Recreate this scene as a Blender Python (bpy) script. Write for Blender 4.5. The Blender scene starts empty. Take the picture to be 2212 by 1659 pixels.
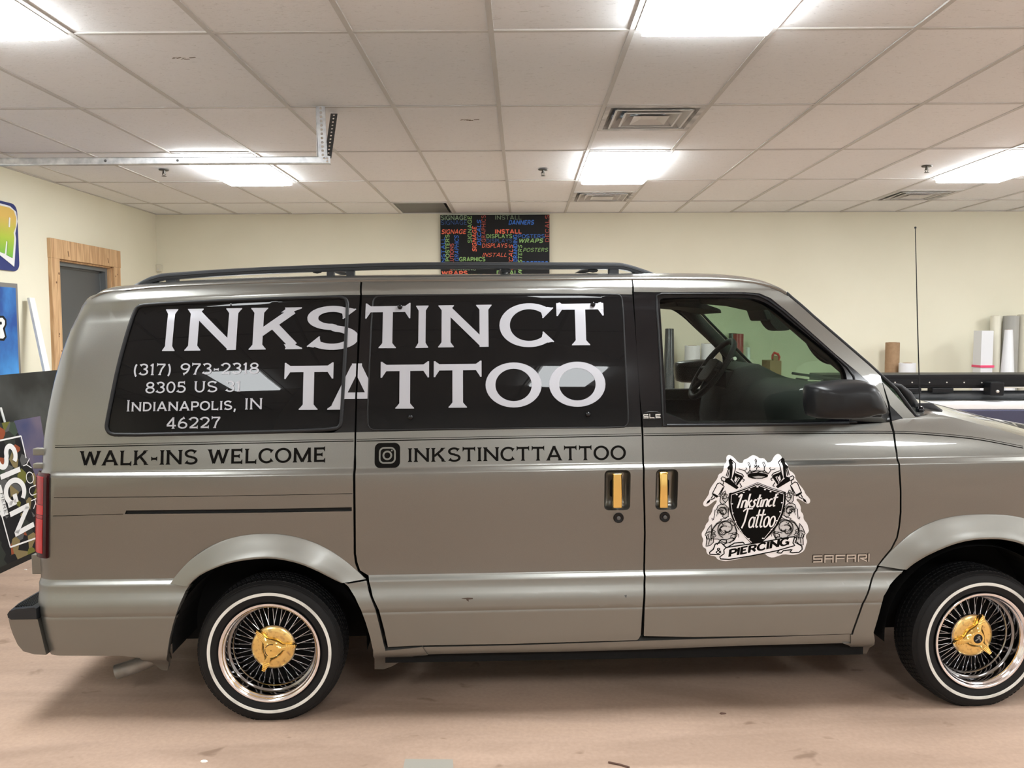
import bpy, bmesh, math, random
from mathutils import Vector, Matrix

# ------------------------------------------------------------------ camera, world, lights, exposure
sc = bpy.context.scene
col = sc.collection
CAM_H = 1.525
cam_d = bpy.data.cameras.new('camera')
cam_d.sensor_fit = 'HORIZONTAL'; cam_d.sensor_width = 36.0
cam_d.lens = 36.0 * 1804.94 / 2212.0
cam_d.clip_start = 0.05; cam_d.clip_end = 100
cam = bpy.data.objects.new('camera', cam_d); col.objects.link(cam)
cam.location = (0, 0, CAM_H)
YAW, PITCH, ROLL = -1.24703838e-02, -6.57115483e-02, -2.19577568e-03
_f = Vector((math.sin(YAW)*math.cos(PITCH), math.cos(YAW)*math.cos(PITCH), math.sin(PITCH)))
_r0 = Vector((math.cos(YAW), -math.sin(YAW), 0)); _u0 = _r0.cross(_f)
_r = _r0*math.cos(ROLL) + _u0*math.sin(ROLL); _u = -_r0*math.sin(ROLL) + _u0*math.cos(ROLL)
cam.rotation_mode = 'QUATERNION'
cam.rotation_quaternion = Matrix((( _r.x, _u.x, -_f.x), (_r.y, _u.y, -_f.y), (_r.z, _u.z, -_f.z))).to_quaternion()
sc.camera = cam

world = bpy.data.worlds.new('world'); sc.world = world
world.use_nodes = True
world.node_tree.nodes['Background'].inputs[0].default_value = (0.8, 0.82, 0.85, 1)
world.node_tree.nodes['Background'].inputs[1].default_value = 0.02

sc.view_settings.view_transform = 'Standard'
sc.view_settings.look = 'None'
sc.view_settings.exposure = 0.0
sc.view_settings.gamma = 1.0
sc.view_settings.use_curve_mapping = False
LAMP_POWER = 33.5            # radiance of each fluorescent diffuser
LAMP_COLOR = (0.945, 0.985, 1.0)
sc.cycles.max_bounces = 5
sc.cycles.diffuse_bounces = 3
sc.cycles.glossy_bounces = 3
sc.cycles.transparent_max_bounces = 10
sc.cycles.sample_clamp_indirect = 6.0
sc.cycles.use_light_tree = False
sc.cycles.use_adaptive_sampling = True
sc.cycles.adaptive_threshold = 0.02
sc.cycles.caustics_reflective = False
sc.cycles.caustics_refractive = False
sc.cycles.blur_glossy = 0.0

# ------------------------------------------------------------------ materials
MATS = {}
def nt(m): return m.node_tree.nodes, m.node_tree.links
def mat(name, color, rough=0.5, metal=0.0, spec=0.5, coat=0.0, coat_rough=0.05):
    m = bpy.data.materials.new(name); m.use_nodes = True
    b = m.node_tree.nodes['Principled BSDF']
    b.inputs['Base Color'].default_value = (*color, 1)
    b.inputs['Roughness'].default_value = rough
    b.inputs['Metallic'].default_value = metal
    b.inputs['Specular IOR Level'].default_value = spec
    b.inputs['Coat Weight'].default_value = coat
    b.inputs['Coat Roughness'].default_value = coat_rough
    MATS[name] = m
    return m
def noise_col(m, c1, c2, scale=5.0, detail=6, lo=0.35, hi=0.65, coords='Object', stretch=(1,1,1), rough=None, bump=0.0, bscale=None):
    N, L = nt(m); b = N['Principled BSDF']
    tc = N.new('ShaderNodeTexCoord'); mp = N.new('ShaderNodeMapping'); mp.inputs['Scale'].default_value = stretch
    L.new(tc.outputs[coords], mp.inputs[0])
    n = N.new('ShaderNodeTexNoise'); n.inputs['Scale'].default_value = scale; n.inputs['Detail'].default_value = detail
    L.new(mp.outputs[0], n.inputs['Vector'])
    r = N.new('ShaderNodeValToRGB'); r.color_ramp.elements[0].position = lo; r.color_ramp.elements[1].position = hi
    r.color_ramp.elements[0].color = (*c1, 1); r.color_ramp.elements[1].color = (*c2, 1)
    L.new(n.outputs['Fac'], r.inputs[0]); L.new(r.outputs[0], b.inputs['Base Color'])
    if bump:
        n2 = N.new('ShaderNodeTexNoise'); n2.inputs['Scale'].default_value = bscale or scale; n2.inputs['Detail'].default_value = 8
        L.new(mp.outputs[0], n2.inputs['Vector'])
        bp = N.new('ShaderNodeBump'); bp.inputs['Strength'].default_value = bump; bp.inputs['Distance'].default_value = 0.01
        L.new(n2.outputs['Fac'], bp.inputs['Height']); L.new(bp.outputs[0], b.inputs['Normal'])
    return m

def make_materials():
    # pewter metallic paint: fine flake variation under a clear coat
    p = mat('pewter_paint', (0.29, 0.27, 0.24), 0.33, 0.88, 0.5, 1.0, 0.025)
    N, L = nt(p); b = N['Principled BSDF']
    tc = N.new('ShaderNodeTexCoord'); n = N.new('ShaderNodeTexNoise'); n.inputs['Scale'].default_value = 900; n.inputs['Detail'].default_value = 2
    L.new(tc.outputs['Object'], n.inputs['Vector'])
    r = N.new('ShaderNodeValToRGB'); r.color_ramp.elements[0].position = .3; r.color_ramp.elements[1].position = .7
    r.color_ramp.elements[0].color = (0.174, 0.173, 0.159, 1); r.color_ramp.elements[1].color = (0.200, 0.199, 0.184, 1)
    L.new(n.outputs['Fac'], r.inputs[0]); L.new(r.outputs[0], b.inputs['Base Color'])
    mat('gloss_black', (0.004, 0.004, 0.005), 0.12, 0, 0.32)
    mat('window_vinyl', (0.005, 0.005, 0.0055), 0.5, 0, 0.0, 0.38, 0.012)
    mat('rubber', (0.010, 0.010, 0.011), 0.5, spec=0.25)
    mat('gap_black', (0.004, 0.004, 0.004), 0.9)
    mat('liner', (0.010, 0.010, 0.010), 0.95, spec=0.1)
    mat('trim_plastic', (0.009, 0.0095, 0.0105), 0.33, spec=0.25)
    mat('rack_black', (0.014, 0.016, 0.019), 0.4, spec=0.35)
    mat('interior', (0.030, 0.033, 0.030), 0.8, spec=0.2)
    mat('interior_dark', (0.010, 0.011, 0.011), 0.7, spec=0.2)
    mat('headliner', (0.06, 0.06, 0.056), 0.95)
    mat('silver_vinyl', (0.37, 0.37, 0.40), 0.42, 0.35)
    mat('black_vinyl', (0.005, 0.0045, 0.004), 0.7, spec=0.04)
    mat('white_vinyl', (0.84, 0.82, 0.835), 0.4)
    mat('grey_vinyl', (0.36, 0.35, 0.35), 0.4)
    mat('pale_grey_vinyl', (0.58, 0.565, 0.57), 0.4)
    mat('badge_silver', (0.62, 0.60, 0.56), 0.3, 0.8)
    mat('badge_pewter', (0.34, 0.31, 0.26), 0.4, 0.7)
    mat('chrome', (0.80, 0.79, 0.79), 0.07, 1.0)
    mat('chrome_lip', (0.88, 0.85, 0.87), 0.13, 1.0)
    mat('spoke_chrome', (0.55, 0.545, 0.56), 0.12, 1.0); mat('barrel_chrome', (0.30, 0.295, 0.30), 0.10, 1.0)
    g = mat('gold', (0.93, 0.66, 0.22), 0.13, 1.0)
    g2 = mat('gold_worn', (0.86, 0.60, 0.22), 0.25, 1.0)
    noise_col(g2, (0.45, 0.30, 0.14), (0.9, 0.64, 0.24), 60, 6, .30, .48)
    mat('tyre', (0.0075, 0.0075, 0.008), 0.6, spec=0.22)
    ww = mat('whitewall', (0.72, 0.72, 0.68), 0.6)
    noise_col(ww, (0.42, 0.41, 0.38), (0.74, 0.735, 0.69), 9, 6, .25, .5)
    mat('steel_dark', (0.10, 0.10, 0.10), 0.5, 0.6)
    ex = mat('exhaust', (0.30, 0.29, 0.27), 0.55, 0.5)
    noise_col(ex, (0.20, 0.18, 0.15), (0.42, 0.40, 0.37), 12, 6, .3, .7)
    # tail lamp red lens
    tl = mat('red_lens', (0.26, 0.006, 0.009), 0.15, 0, 0.3, 0.1, 0.05)
    tl2 = mat('red_lens_bright', (0.46, 0.012, 0.012), 0.15, 0, 0.3, 0.1, 0.05)
    mat('red_lens_dark', (0.030, 0.003, 0.004), 0.2, 0, 0.3)
    mat('lamp_clear', (0.75, 0.76, 0.78), 0.08, 0.3, 0.6)
    mat('amber', (0.8, 0.3, 0.03), 0.1)
    mat('mirror_glass', (0.9, 0.9, 0.9), 0.02, 1.0)
    # glass: thin tinted sheet with a Fresnel reflection
    def glass(name, tint, refl=1.0):
        m = bpy.data.materials.new(name); m.use_nodes = True; MATS[name] = m
        N, L = nt(m); N.remove(N['Principled BSDF'])
        t = N.new('ShaderNodeBsdfTransparent'); t.inputs[0].default_value = (*tint, 1)
        gl = N.new('ShaderNodeBsdfGlossy'); gl.inputs['Roughness'].default_value = 0.02; gl.inputs[0].default_value = (refl, refl, refl, 1)
        fr = N.new('ShaderNodeFresnel'); ge = N.new('ShaderNodeNewGeometry'); mr = N.new('ShaderNodeMapRange'); mr.inputs[3].default_value = 1.45; mr.inputs[4].default_value = 1/1.45   # a thin sheet reflects alike from both faces
        L.new(ge.outputs['Backfacing'], mr.inputs[0]); L.new(mr.outputs[0], fr.inputs[0])
        mx = N.new('ShaderNodeMixShader')
        L.new(fr.outputs[0], mx.inputs[0]); L.new(t.outputs[0], mx.inputs[1]); L.new(gl.outputs[0], mx.inputs[2])
        L.new(mx.outputs[0], N['Material Output'].inputs[0])
    glass('door_glass', (0.73, 0.76, 0.72), 0.5)
    glass('windshield_glass', (0.42, 0.60, 0.45))
    # ---- room
    fl = mat('concrete', (0.45, 0.34, 0.27), 0.55, 0, 0.35)
    N, L = nt(fl); b = N['Principled BSDF']
    tc = N.new('ShaderNodeTexCoord')
    def nz(scale, detail, stretch=(1, 1, 1), dist=0.0):
        mp = N.new('ShaderNodeMapping'); mp.inputs['Scale'].default_value = stretch; L.new(tc.outputs['Object'], mp.inputs[0])
        n = N.new('ShaderNodeTexNoise'); n.inputs['Scale'].default_value = scale; n.inputs['Detail'].default_value = detail; n.inputs['Distortion'].default_value = dist
        L.new(mp.outputs[0], n.inputs['Vector']); return n
    def ramp(src, stops):
        r = N.new('ShaderNodeValToRGB'); e = r.color_ramp.elements
        while len(e) < len(stops): e.new(0.5)
        for q, (p_, c_) in zip(e, stops): q.position = p_; q.color = (*c_, 1)
        L.new(src, r.inputs[0]); return r
    def mixc(kind, fac, a, bb):
        m = N.new('ShaderNodeMix'); m.data_type = 'RGBA'; m.blend_type = kind; m.inputs[0].default_value = fac
        L.new(a, m.inputs[6]); L.new(bb, m.inputs[7]); return m.outputs[2]
    base = ramp(nz(0.9, 6, dist=.4).outputs['Fac'], [(.30, (0.40, 0.282, 0.212)), (.55, (0.46, 0.328, 0.25)), (.75, (0.50, 0.36, 0.28))])
    streak = ramp(nz(2.2, 7, (.35, 1.4, 1), .8).outputs['Fac'], [(.40, (0.80, 0.79, 0.78)), (.56, (1, 1, 1)), (.8, (1.06, 1.05, 1.02))])
    spots = ramp(nz(6.5, 3, (1, 1.3, 1), .5).outputs['Fac'], [(.26, (0.66, 0.63, 0.60)), (.33, (1, 1, 1)), (1, (1, 1, 1))])
    fine = ramp(nz(60, 5).outputs['Fac'], [(.3, (0.93, 0.92, 0.91)), (.7, (1.04, 1.04, 1.04))])
    o = mixc('MULTIPLY', 1, base.outputs[0], streak.outputs[0]); o = mixc('MULTIPLY', 1, o, spots.outputs[0]); o = mixc('MULTIPLY', 1, o, fine.outputs[0])
    L.new(o, b.inputs['Base Color'])
    bp = N.new('ShaderNodeBump'); bp.inputs['Strength'].default_value = .15; bp.inputs['Distance'].default_value = .01
    L.new(nz(25, 8).outputs['Fac'], bp.inputs['Height']); L.new(bp.outputs[0], b.inputs['Normal'])
    w = mat('wall_paint', (0.78, 0.715, 0.52), 0.75, 0, 0.25)
    noise_col(w, (0.775, 0.735, 0.585), (0.81, 0.77, 0.62), 1.3, 5, .35, .65, bump=.06, bscale=120)
    mat('wall_front_paint', (0.82, 0.81, 0.78), 0.8)
    mat('overhead_door_paint', (0.84, 0.84, 0.82), 0.5)
    ct = mat('ceiling_tile', (0.86, 0.83, 0.80), 0.9, 0, 0.2)
    N, L = nt(ct); b = N['Principled BSDF']
    tc = N.new('ShaderNodeTexCoord'); oi = N.new('ShaderNodeObjectInfo'); ad = N.new('ShaderNodeVectorMath'); ad.operation = 'ADD'
    L.new(tc.outputs['Object'], ad.inputs[0]); L.new(oi.outputs['Location'], ad.inputs[1])
    n1 = N.new('ShaderNodeTexNoise'); n1.inputs['Scale'].default_value = 55; n1.inputs['Detail'].default_value = 6; n1.inputs['Distortion'].default_value = 1.5
    mp = N.new('ShaderNodeMapping'); mp.inputs['Scale'].default_value = (.55, 1.6, 1); L.new(ad.outputs[0], mp.inputs[0]); L.new(mp.outputs[0], n1.inputs['Vector'])
    r1 = N.new('ShaderNodeValToRGB'); r1.color_ramp.elements[0].position = .30; r1.color_ramp.elements[1].position = .40
    r1.color_ramp.elements[0].color = (.75, .755, .755, 1); r1.color_ramp.elements[1].color = (.925, .935, .945, 1)
    L.new(n1.outputs['Fac'], r1.inputs[0])
    hs = N.new('ShaderNodeHueSaturation'); mr = N.new('ShaderNodeMapRange'); mr.inputs[3].default_value = .96; mr.inputs[4].default_value = 1.02
    L.new(oi.outputs['Random'], mr.inputs[0]); L.new(mr.outputs[0], hs.inputs['Value']); L.new(r1.outputs[0], hs.inputs['Color']); L.new(hs.outputs[0], b.inputs['Base Color'])
    bp = N.new('ShaderNodeBump'); bp.inputs['Strength'].default_value = .25; bp.inputs['Distance'].default_value = .004
    L.new(n1.outputs['Fac'], bp.inputs['Height']); L.new(bp.outputs[0], b.inputs['Normal'])
    mat('grid_bar', (0.60, 0.585, 0.56), 0.6)
    mat('vent_white', (0.72, 0.715, 0.70), 0.45)
    mat('vent_dark', (0.09, 0.09, 0.095), 0.7); mat('return_panel', (0.17, 0.168, 0.16), 0.6)
    mat('clad_paint', (0.228, 0.226, 0.208), 0.42, 0.82, 0.5, 0.35, 0.2)
    vd = mat('vent_dusty', (0.6, 0.6, 0.59), 0.6)
    noise_col(vd, (0.42, 0.42, 0.42), (0.74, 0.735, 0.72), 7, 5, .38, .6)
    mat('stain', (0.22, 0.19, 0.15), 0.9)
    e = bpy.data.materials.new('lamp_diffuser'); e.use_nodes = True; MATS['lamp_diffuser'] = e
    N, L = nt(e); b = N['Principled BSDF']
    b.inputs['Base Color'].default_value = (.9, .9, .9, 1); b.inputs['Emission Color'].default_value = (*LAMP_COLOR, 1); b.inputs['Emission Strength'].default_value = LAMP_POWER
    mat('lamp_frame', (0.82, 0.81, 0.79), 0.4)
    gv = mat('galvanised', (0.55, 0.56, 0.57), 0.38, 0.85)
    noise_col(gv, (0.42, 0.43, 0.45), (0.62, 0.63, 0.64), 25, 4, .35, .65)
    mat('sprinkler_metal', (0.10, 0.095, 0.085), 0.35, 0.8)
    pine = mat('pine', (0.62, 0.40, 0.22), 0.6)
    N, L = nt(pine); b = N['Principled BSDF']
    tc = N.new('ShaderNodeTexCoord'); mp = N.new('ShaderNodeMapping'); mp.inputs['Scale'].default_value = (14, 14, 1.2); L.new(tc.outputs['Object'], mp.inputs[0])
    n1 = N.new('ShaderNodeTexNoise'); n1.inputs['Scale'].default_value = 2.2; n1.inputs['Detail'].default_value = 6; n1.inputs['Distortion'].default_value = 1.2; L.new(mp.outputs[0], n1.inputs['Vector'])
    r1 = N.new('ShaderNodeValToRGB'); r1.color_ramp.elements[0].position = .32; r1.color_ramp.elements[1].position = .62
    r1.color_ramp.elements[0].color = (.44, .25, .12, 1); r1.color_ramp.elements[1].color = (.66, .43, .235, 1)
    L.new(n1.outputs['Fac'], r1.inputs[0]); L.new(r1.outputs[0], b.inputs['Base Color'])
    mat('pine_knot', (0.16, 0.075, 0.03), 0.6)
    mat('door_grey', (0.085, 0.09, 0.092), 0.45)
    mat('frame_grey', (0.13, 0.14, 0.145), 0.45)
    mat('white_plastic', (0.78, 0.77, 0.74), 0.4)
    mat('cream_plastic', (0.66, 0.62, 0.50), 0.5)
    wb = mat('white_board', (0.82, 0.82, 0.80), 0.4)
    db = mat('dark_board', (0.035, 0.037, 0.036), 0.45, spec=0.25)
    noise_col(db, (0.012, 0.013, 0.013), (0.06, 0.064, 0.062), 2.5, 5, .4, .75)
    mat('black_board', (0.008, 0.008, 0.008), 0.5, spec=0.2)
    sb = mat('sign_blue', (0.02, 0.035, 0.17), 0.3)
    bb = mat('banner_blue', (0.03, 0.16, 0.5), 0.35)
    noise_col(bb, (0.012, 0.07, 0.30), (0.05, 0.30, 0.72), 4, 7, .35, .68, stretch=(1, 1, .7))
    mat('banner_edge', (0.20, 0.19, 0.18), 0.5)
    # letter R: yellow at the top turning green at the foot (printed fade)
    yg = mat('sign_fade', (0.6, 0.6, 0.1), 0.35)
    N, L = nt(yg); b = N['Principled BSDF']; tc = N.new('ShaderNodeTexCoord'); sx = N.new('ShaderNodeSeparateXYZ'); L.new(tc.outputs['Object'], sx.inputs[0])
    mr = N.new('ShaderNodeMapRange'); mr.inputs[1].default_value = 2.06; mr.inputs[2].default_value = 2.42; L.new(sx.outputs[2], mr.inputs[0])
    r1 = N.new('ShaderNodeValToRGB'); r1.color_ramp.elements[0].color = (.07, .42, .06, 1); r1.color_ramp.elements[1].color = (.72, .48, .12, 1)
    q = r1.color_ramp.elements.new(.55); q.color = (.42, .55, .06, 1)
    L.new(mr.outputs[0], r1.inputs[0]); L.new(r1.outputs[0], b.inputs['Base Color'])
    mat('ink_white', (0.82, 0.82, 0.82), 0.4)
    mat('ink_black', (0.008, 0.008, 0.009), 0.5, spec=0.2)
    mat('ink_orange', (0.85, 0.15, 0.07), 0.5)
    mat('ink_green', (0.28, 0.50, 0.15), 0.5)
    mat('ink_blue', (0.03, 0.16, 0.62), 0.5)
    mat('ink_dull_green', (0.26, 0.36, 0.22), 0.5)
    mat('ink_dull_blue', (0.035, 0.11, 0.34), 0.5)
    mat('ink_dull_red', (0.52, 0.09, 0.06), 0.5)
    # collage print of the leaning poster: dark scene with blotches of street colour
    po = mat('collage_print', (0.05, 0.05, 0.08), 0.6, spec=0.12)
    N, L = nt(po); b = N['Principled BSDF']; tc = N.new('ShaderNodeTexCoord')
    mp = N.new('ShaderNodeMapping'); mp.inputs['Scale'].default_value = (9, 9, 9); L.new(tc.outputs['Object'], mp.inputs[0])
    v = N.new('ShaderNodeTexVoronoi'); v.inputs['Scale'].default_value = 1.5; v.inputs['Randomness'].default_value = 1; L.new(mp.outputs[0], v.inputs['Vector'])
    sp = N.new('ShaderNodeSeparateColor'); L.new(v.outputs['Color'], sp.inputs[0])
    r1 = N.new('ShaderNodeValToRGB'); r1.color_ramp.interpolation = 'CONSTANT'; e = r1.color_ramp.elements
    e[0].color = (.012, .012, .014, 1); e[1].position = .5; e[1].color = (.03, .035, .03, 1)
    for p_, c_ in ((.62, (.22, .17, .08)), (.72, (.14, .14, .03)), (.80, (.10, .10, .10)), (.88, (.28, .07, .03)), (.94, (.05, .07, .05))):
        q = e.new(p_); q.color = (*c_, 1)
    L.new(sp.outputs[0], r1.inputs[0])
    L.new(r1.outputs[0], b.inputs['Base Color'])
    ps = mat('poster_sky', (0.05, 0.045, 0.12), 0.35)
    noise_col(ps, (0.025, 0.035, 0.12), (0.11, 0.085, 0.14), 2.5, 4, .35, .65)
    cb = mat('cardboard', (0.33, 0.205, 0.115), 0.8)
    noise_col(cb, (0.30, 0.185, 0.10), (0.36, 0.225, 0.125), 30, 4, .3, .7)
    mat('roll_white', (0.75, 0.75, 0.77), 0.4)
    mat('roll_cream', (0.72, 0.68, 0.56), 0.45)
    mat('roll_grey', (0.36, 0.35, 0.32), 0.3)
    mat('roll_dark', (0.045, 0.048, 0.052), 0.25)
    mat('roll_red', (0.30, 0.025, 0.03), 0.35)
    mat('pink_band', (0.75, 0.06, 0.16), 0.5)
    mat('red_plastic', (0.60, 0.04, 0.03), 0.35)
    mat('printer_black', (0.005, 0.005, 0.006), 0.4, spec=0.2)
    mat('printer_grey', (0.035, 0.037, 0.04), 0.4)
    mat('printer_white', (0.78, 0.78, 0.78), 0.4)
    mat('printer_navy', (0.035, 0.036, 0.075), 0.55)
    mat('lime', (0.45, 0.75, 0.08), 0.5)
    mat('tape', (0.33, 0.31, 0.27), 0.5)
    mat('debris', (0.85, 0.83, 0.78), 0.6)
    mat('debris_dark', (0.10, 0.05, 0.035), 0.7)
    mat('rust_and_badge_shade', (0.05, 0.03, 0.018), 0.8)
make_materials()

# ------------------------------------------------------------------ helpers
def link(name, me, m, parent=None):
    o = bpy.data.objects.new(name, me); col.objects.link(o)
    if m: 
        if not me.materials: me.materials.append(MATS[m] if isinstance(m, str) else m)
    if parent: o.parent = parent
    return o
def tag(o, label=None, cat=None, group=None, kind=None):
    if label: o['label'] = label
    if cat: o['category'] = cat
    if group: o['group'] = group
    if kind: o['kind'] = kind
    return o
def empty(name, loc, rz=0.0):
    o = bpy.data.objects.new(name, None); col.objects.link(o); o.location = loc; o.rotation_euler = (0, 0, rz)
    o.empty_display_size = .1
    return o
class MB:
    """collects simple shapes, builds ONE mesh object"""
    def __init__(self): self.v = []; self.f = []
    def add(self, vs, fs):
        k = len(self.v); self.v += [tuple(p) for p in vs]; self.f += [tuple(i+k for i in f) for f in fs]; return self
    def box(self, c, s, rot=None):
        x, y, z = (q/2 for q in s); P = [(-x,-y,-z),(x,-y,-z),(x,y,-z),(-x,y,-z),(-x,-y,z),(x,-y,z),(x,y,z),(-x,y,z)]
        if rot is not None: P = [rot @ Vector(p) for p in P]
        return self.add([(p[0]+c[0], p[1]+c[1], p[2]+c[2]) for p in P], [(3,2,1,0),(4,5,6,7),(0,1,5,4),(1,2,6,5),(2,3,7,6),(3,0,4,7)])
    def bb(self, x0, x1, y0, y1, z0, z1): return self.box(((x0+x1)/2,(y0+y1)/2,(z0+z1)/2),(abs(x1-x0),abs(y1-y0),abs(z1-z0)))
    def tube(self, pts, r, seg=10, caps=True, closed=False, sx=1.0, sy=1.0):
        pts = [Vector(p) for p in pts]; n = len(pts)
        rr = r if isinstance(r, (list, tuple)) else [r]*n
        rings = []; prev = None
        for i, p in enumerate(pts):
            if closed: t = pts[(i+1) % n] - pts[i-1]
            else: t = pts[min(i+1, n-1)] - pts[max(i-1, 0)]
            t.normalize()
            if prev is None:
                a = Vector((0, 0, 1)) if abs(t.z) < .9 else Vector((1, 0, 0))
                x = t.cross(a).normalized()
            else:
                x = (prev - t*prev.dot(t)).normalized()
            y = t.cross(x); prev = x
            rings.append([p + (x*math.cos(2*math.pi*k/seg)*sx + y*math.sin(2*math.pi*k/seg)*sy)*rr[i] for k in range(seg)])
        k0 = len(self.v)
        for R_ in rings: self.v += [tuple(q) for q in R_]
        m = n if closed else n-1
        for i in range(m):
            a = k0+i*seg; b = k0+((i+1) % n)*seg
            for k in range(seg): self.f.append((a+k, a+(k+1) % seg, b+(k+1) % seg, b+k))
        if caps and not closed:
            self.f.append(tuple(k0+k for k in range(seg))[::-1]); self.f.append(tuple(k0+(n-1)*seg+k for k in range(seg)))
        return self
    def lathe(self, prof, seg=48, axis='z', c=(0,0,0), closed=False):
        """prof: list of (r, h); revolve about the axis through c"""
        k0 = len(self.v); n = len(prof)
        for r, h in prof:
            for k in range(seg):
                a = 2*math.pi*k/seg; x, y = r*math.cos(a), r*math.sin(a)
                p = (x, y, h) if axis == 'z' else ((x, h, y) if axis == 'y' else (h, x, y))
                self.v.append((p[0]+c[0], p[1]+c[1], p[2]+c[2]))
        m = n if closed else n-1
        for i in range(m):
            a = k0+i*seg; b = k0+((i+1) % n)*seg
            for k in range(seg): self.f.append((a+k, b+k, b+(k+1) % seg, a+(k+1) % seg))
        return self
    def prism(self, poly, fn0, fn1):
        """poly 2-D points; fn0/fn1 map (x, y) to 3-D for the two end faces"""
        n = len(poly); a = [fn0(*p) for p in poly]; b = [fn1(*p) for p in poly]
        return self.add(a+b, [tuple(range(n))[::-1], tuple(range(n, 2*n))] + [(i, (i+1) % n, n+(i+1) % n, n+i) for i in range(n)])
    def loft(self, rings, cap=True, closed=True):
        n = len(rings[0]); k0 = len(self.v)
        for R_ in rings: self.v += [tuple(p) for p in R_]
        for i in range(len(rings)-1):
            for k in range(n if closed else n-1):
                a = k0+i*n; b = a+n; self.f.append((a+k, a+(k+1) % n, b+(k+1) % n, b+k))
        if cap: self.f.append(tuple(k0+k for k in range(n))[::-1]); self.f.append(tuple(k0+(len(rings)-1)*n+k for k in range(n)))
        return self
    def mesh(self, name, smooth=None):
        me = bpy.data.meshes.new(name); me.from_pydata(self.v, [], self.f); me.validate()
        bm = bmesh.new(); bm.from_mesh(me); bmesh.ops.recalc_face_normals(bm, faces=bm.faces); bm.to_mesh(me); bm.free()
        if smooth is not None:
            for p in me.polygons: p.use_smooth = True
            me.set_sharp_from_angle(angle=math.radians(smooth))
        return me
    def build(self, name, m, parent=None, smooth=None, bevel=0, bseg=2):
        o = link(name, self.mesh(name, smooth), m, parent)
        if bevel:
            b = o.modifiers.new('bevel', 'BEVEL'); b.width = bevel; b.segments = bseg; b.limit_method = 'ANGLE'; b.angle_limit = math.radians(40)
            for p in o.data.polygons: p.use_smooth = True
            o.data.set_sharp_from_angle(angle=math.radians(180))
            wn = o.modifiers.new('wn', 'WEIGHTED_NORMAL'); wn.keep_sharp = False
        return o
def copy_tree(o, parent=None):
    c = o.copy(); col.objects.link(c); c.parent = parent
    for ch in list(o.children): copy_tree(ch, c)
    return c
def smoothstep(a, b, x):
    t = max(0.0, min(1.0, (x-a)/(b-a))); return t*t*(3-2*t)

import math
# ------------------------------------------------------------------ van side surface (u forward, v inward, w up; metres)
RAKE = 0.0095
VW = 1.86                       # width from this side's datum plane to the far one
PROF = [(.15,.12),(.215,.075),(.235,.040),(.252,.012),(.275,-.004),(.300,-.012),(.36,-.020),(.425,-.0265),(.4355,-.0275),(.4375,-.0255),(.4395,-.0285),
        (.455,-.0295),(.475,-.0285),(.49,-.0255),(.505,-.020),(.520,-.0135),(.530,-.0105),(.542,-.0088),(.552,-.0078),(.5555,-.006),(.566,.0075),(.570,.0105),(.574,.012),(.60,.0115),
        (.66,.008),(.74,.002),(.82,-.0045),(.90,-.0095),(.945,-.0118),(.968,-.0118),(.974,-.0095),(.989,.0030),(.9945,.0052),(1.0,.0062),(1.04,.0128),
        (1.08,.0200),(1.12,.0268),(1.1400,0.02900),(1.2037,0.03852),(1.2675,0.04975),(1.3312,0.06269),(1.3950,0.07734),(1.4587,0.09369),(1.5225,0.11174),(1.5862,0.13151),(1.6500,0.15298),
        (1.675,0.1543),(1.69,0.1618),(1.705,0.1738),(1.715,0.1878),(1.725,0.2108),(1.735,0.2498)]
def _pchip(P):
    xs = [p[0] for p in P]; ys = [p[1] for p in P]; n = len(P)
    h = [xs[i+1]-xs[i] for i in range(n-1)]; d = [(ys[i+1]-ys[i])/h[i] for i in range(n-1)]
    m = [d[0]]
    for i in range(1, n-1):
        if d[i-1]*d[i] <= 0: m.append(0.0)
        else:
            w1 = 2*h[i]+h[i-1]; w2 = h[i]+2*h[i-1]; m.append((w1+w2)/(w1/d[i-1]+w2/d[i]))
    m.append(d[-1])
    def f(x):
        if x <= xs[0]: return ys[0]+m[0]*(x-xs[0])
        if x >= xs[-1]: return ys[-1]+m[-1]*(x-xs[-1])
        lo, hi = 0, n-1
        while hi-lo > 1:
            k = (lo+hi)//2
            if xs[k] <= x: lo = k
            else: hi = k
        t = (x-xs[lo])/h[lo]
        return (ys[lo]*(1+2*t)*(1-t)**2 + h[lo]*m[lo]*t*(1-t)**2 + ys[lo+1]*t*t*(3-2*t) + h[lo]*m[lo+1]*t*t*(t-1))
    return f
_P = _pchip(PROF)
_EDGE = _pchip([(.2,-.90),(.53,-.924),(.63,-.930),(.98,-.902),(1.093,-.901),(1.16,-.895),(1.26,-.884),(1.35,-.872),(1.40,-.864),(1.475,-.855),(1.56,-.842),(1.65,-.825),(1.70,-.813),(1.75,-.80)])
CORNER = 0.10
def arch(u): return 0.0157*(u-.9)**2
def _cl(u): return .0045*u+(.0115*((.3-u)/1.17)**2 if u < .3 else 0.0)
def n_of(u, w):
    wr = w-RAKE*u
    if wr < .8: return wr+_cl(u)*min(1.0, (.8-wr)/.23)
    if wr > 1.14: return wr+arch(u)*min(1.0, (wr-1.14)/.5)
    return wr
def w_of(u, n):
    a = _cl(u)
    if n < .8:
        wr = n-a
        if wr > .57: wr = (n-a*.8/.23)/(1-a/.23)
    elif n > 1.14:
        q = arch(u); wr = (n+q*1.14/.5)/(1+q/.5)
        if wr > 1.64: wr = n-q
    else: wr = n
    return wr+RAKE*u
def _ss(a, b, x):
    t = max(0.0, min(1.0, (x-a)/(b-a))); return t*t*(3-2*t)
def taper(u): return .038*(.3-u)**2 if u < .3 else 0.0
def base_v(u, n):
    v = _P(n)+taper(u)
    if u < -.57 and n > 1.36: v += .6*(n-1.36)**2*_ss(.57, .82, -u)
    return v
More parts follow.
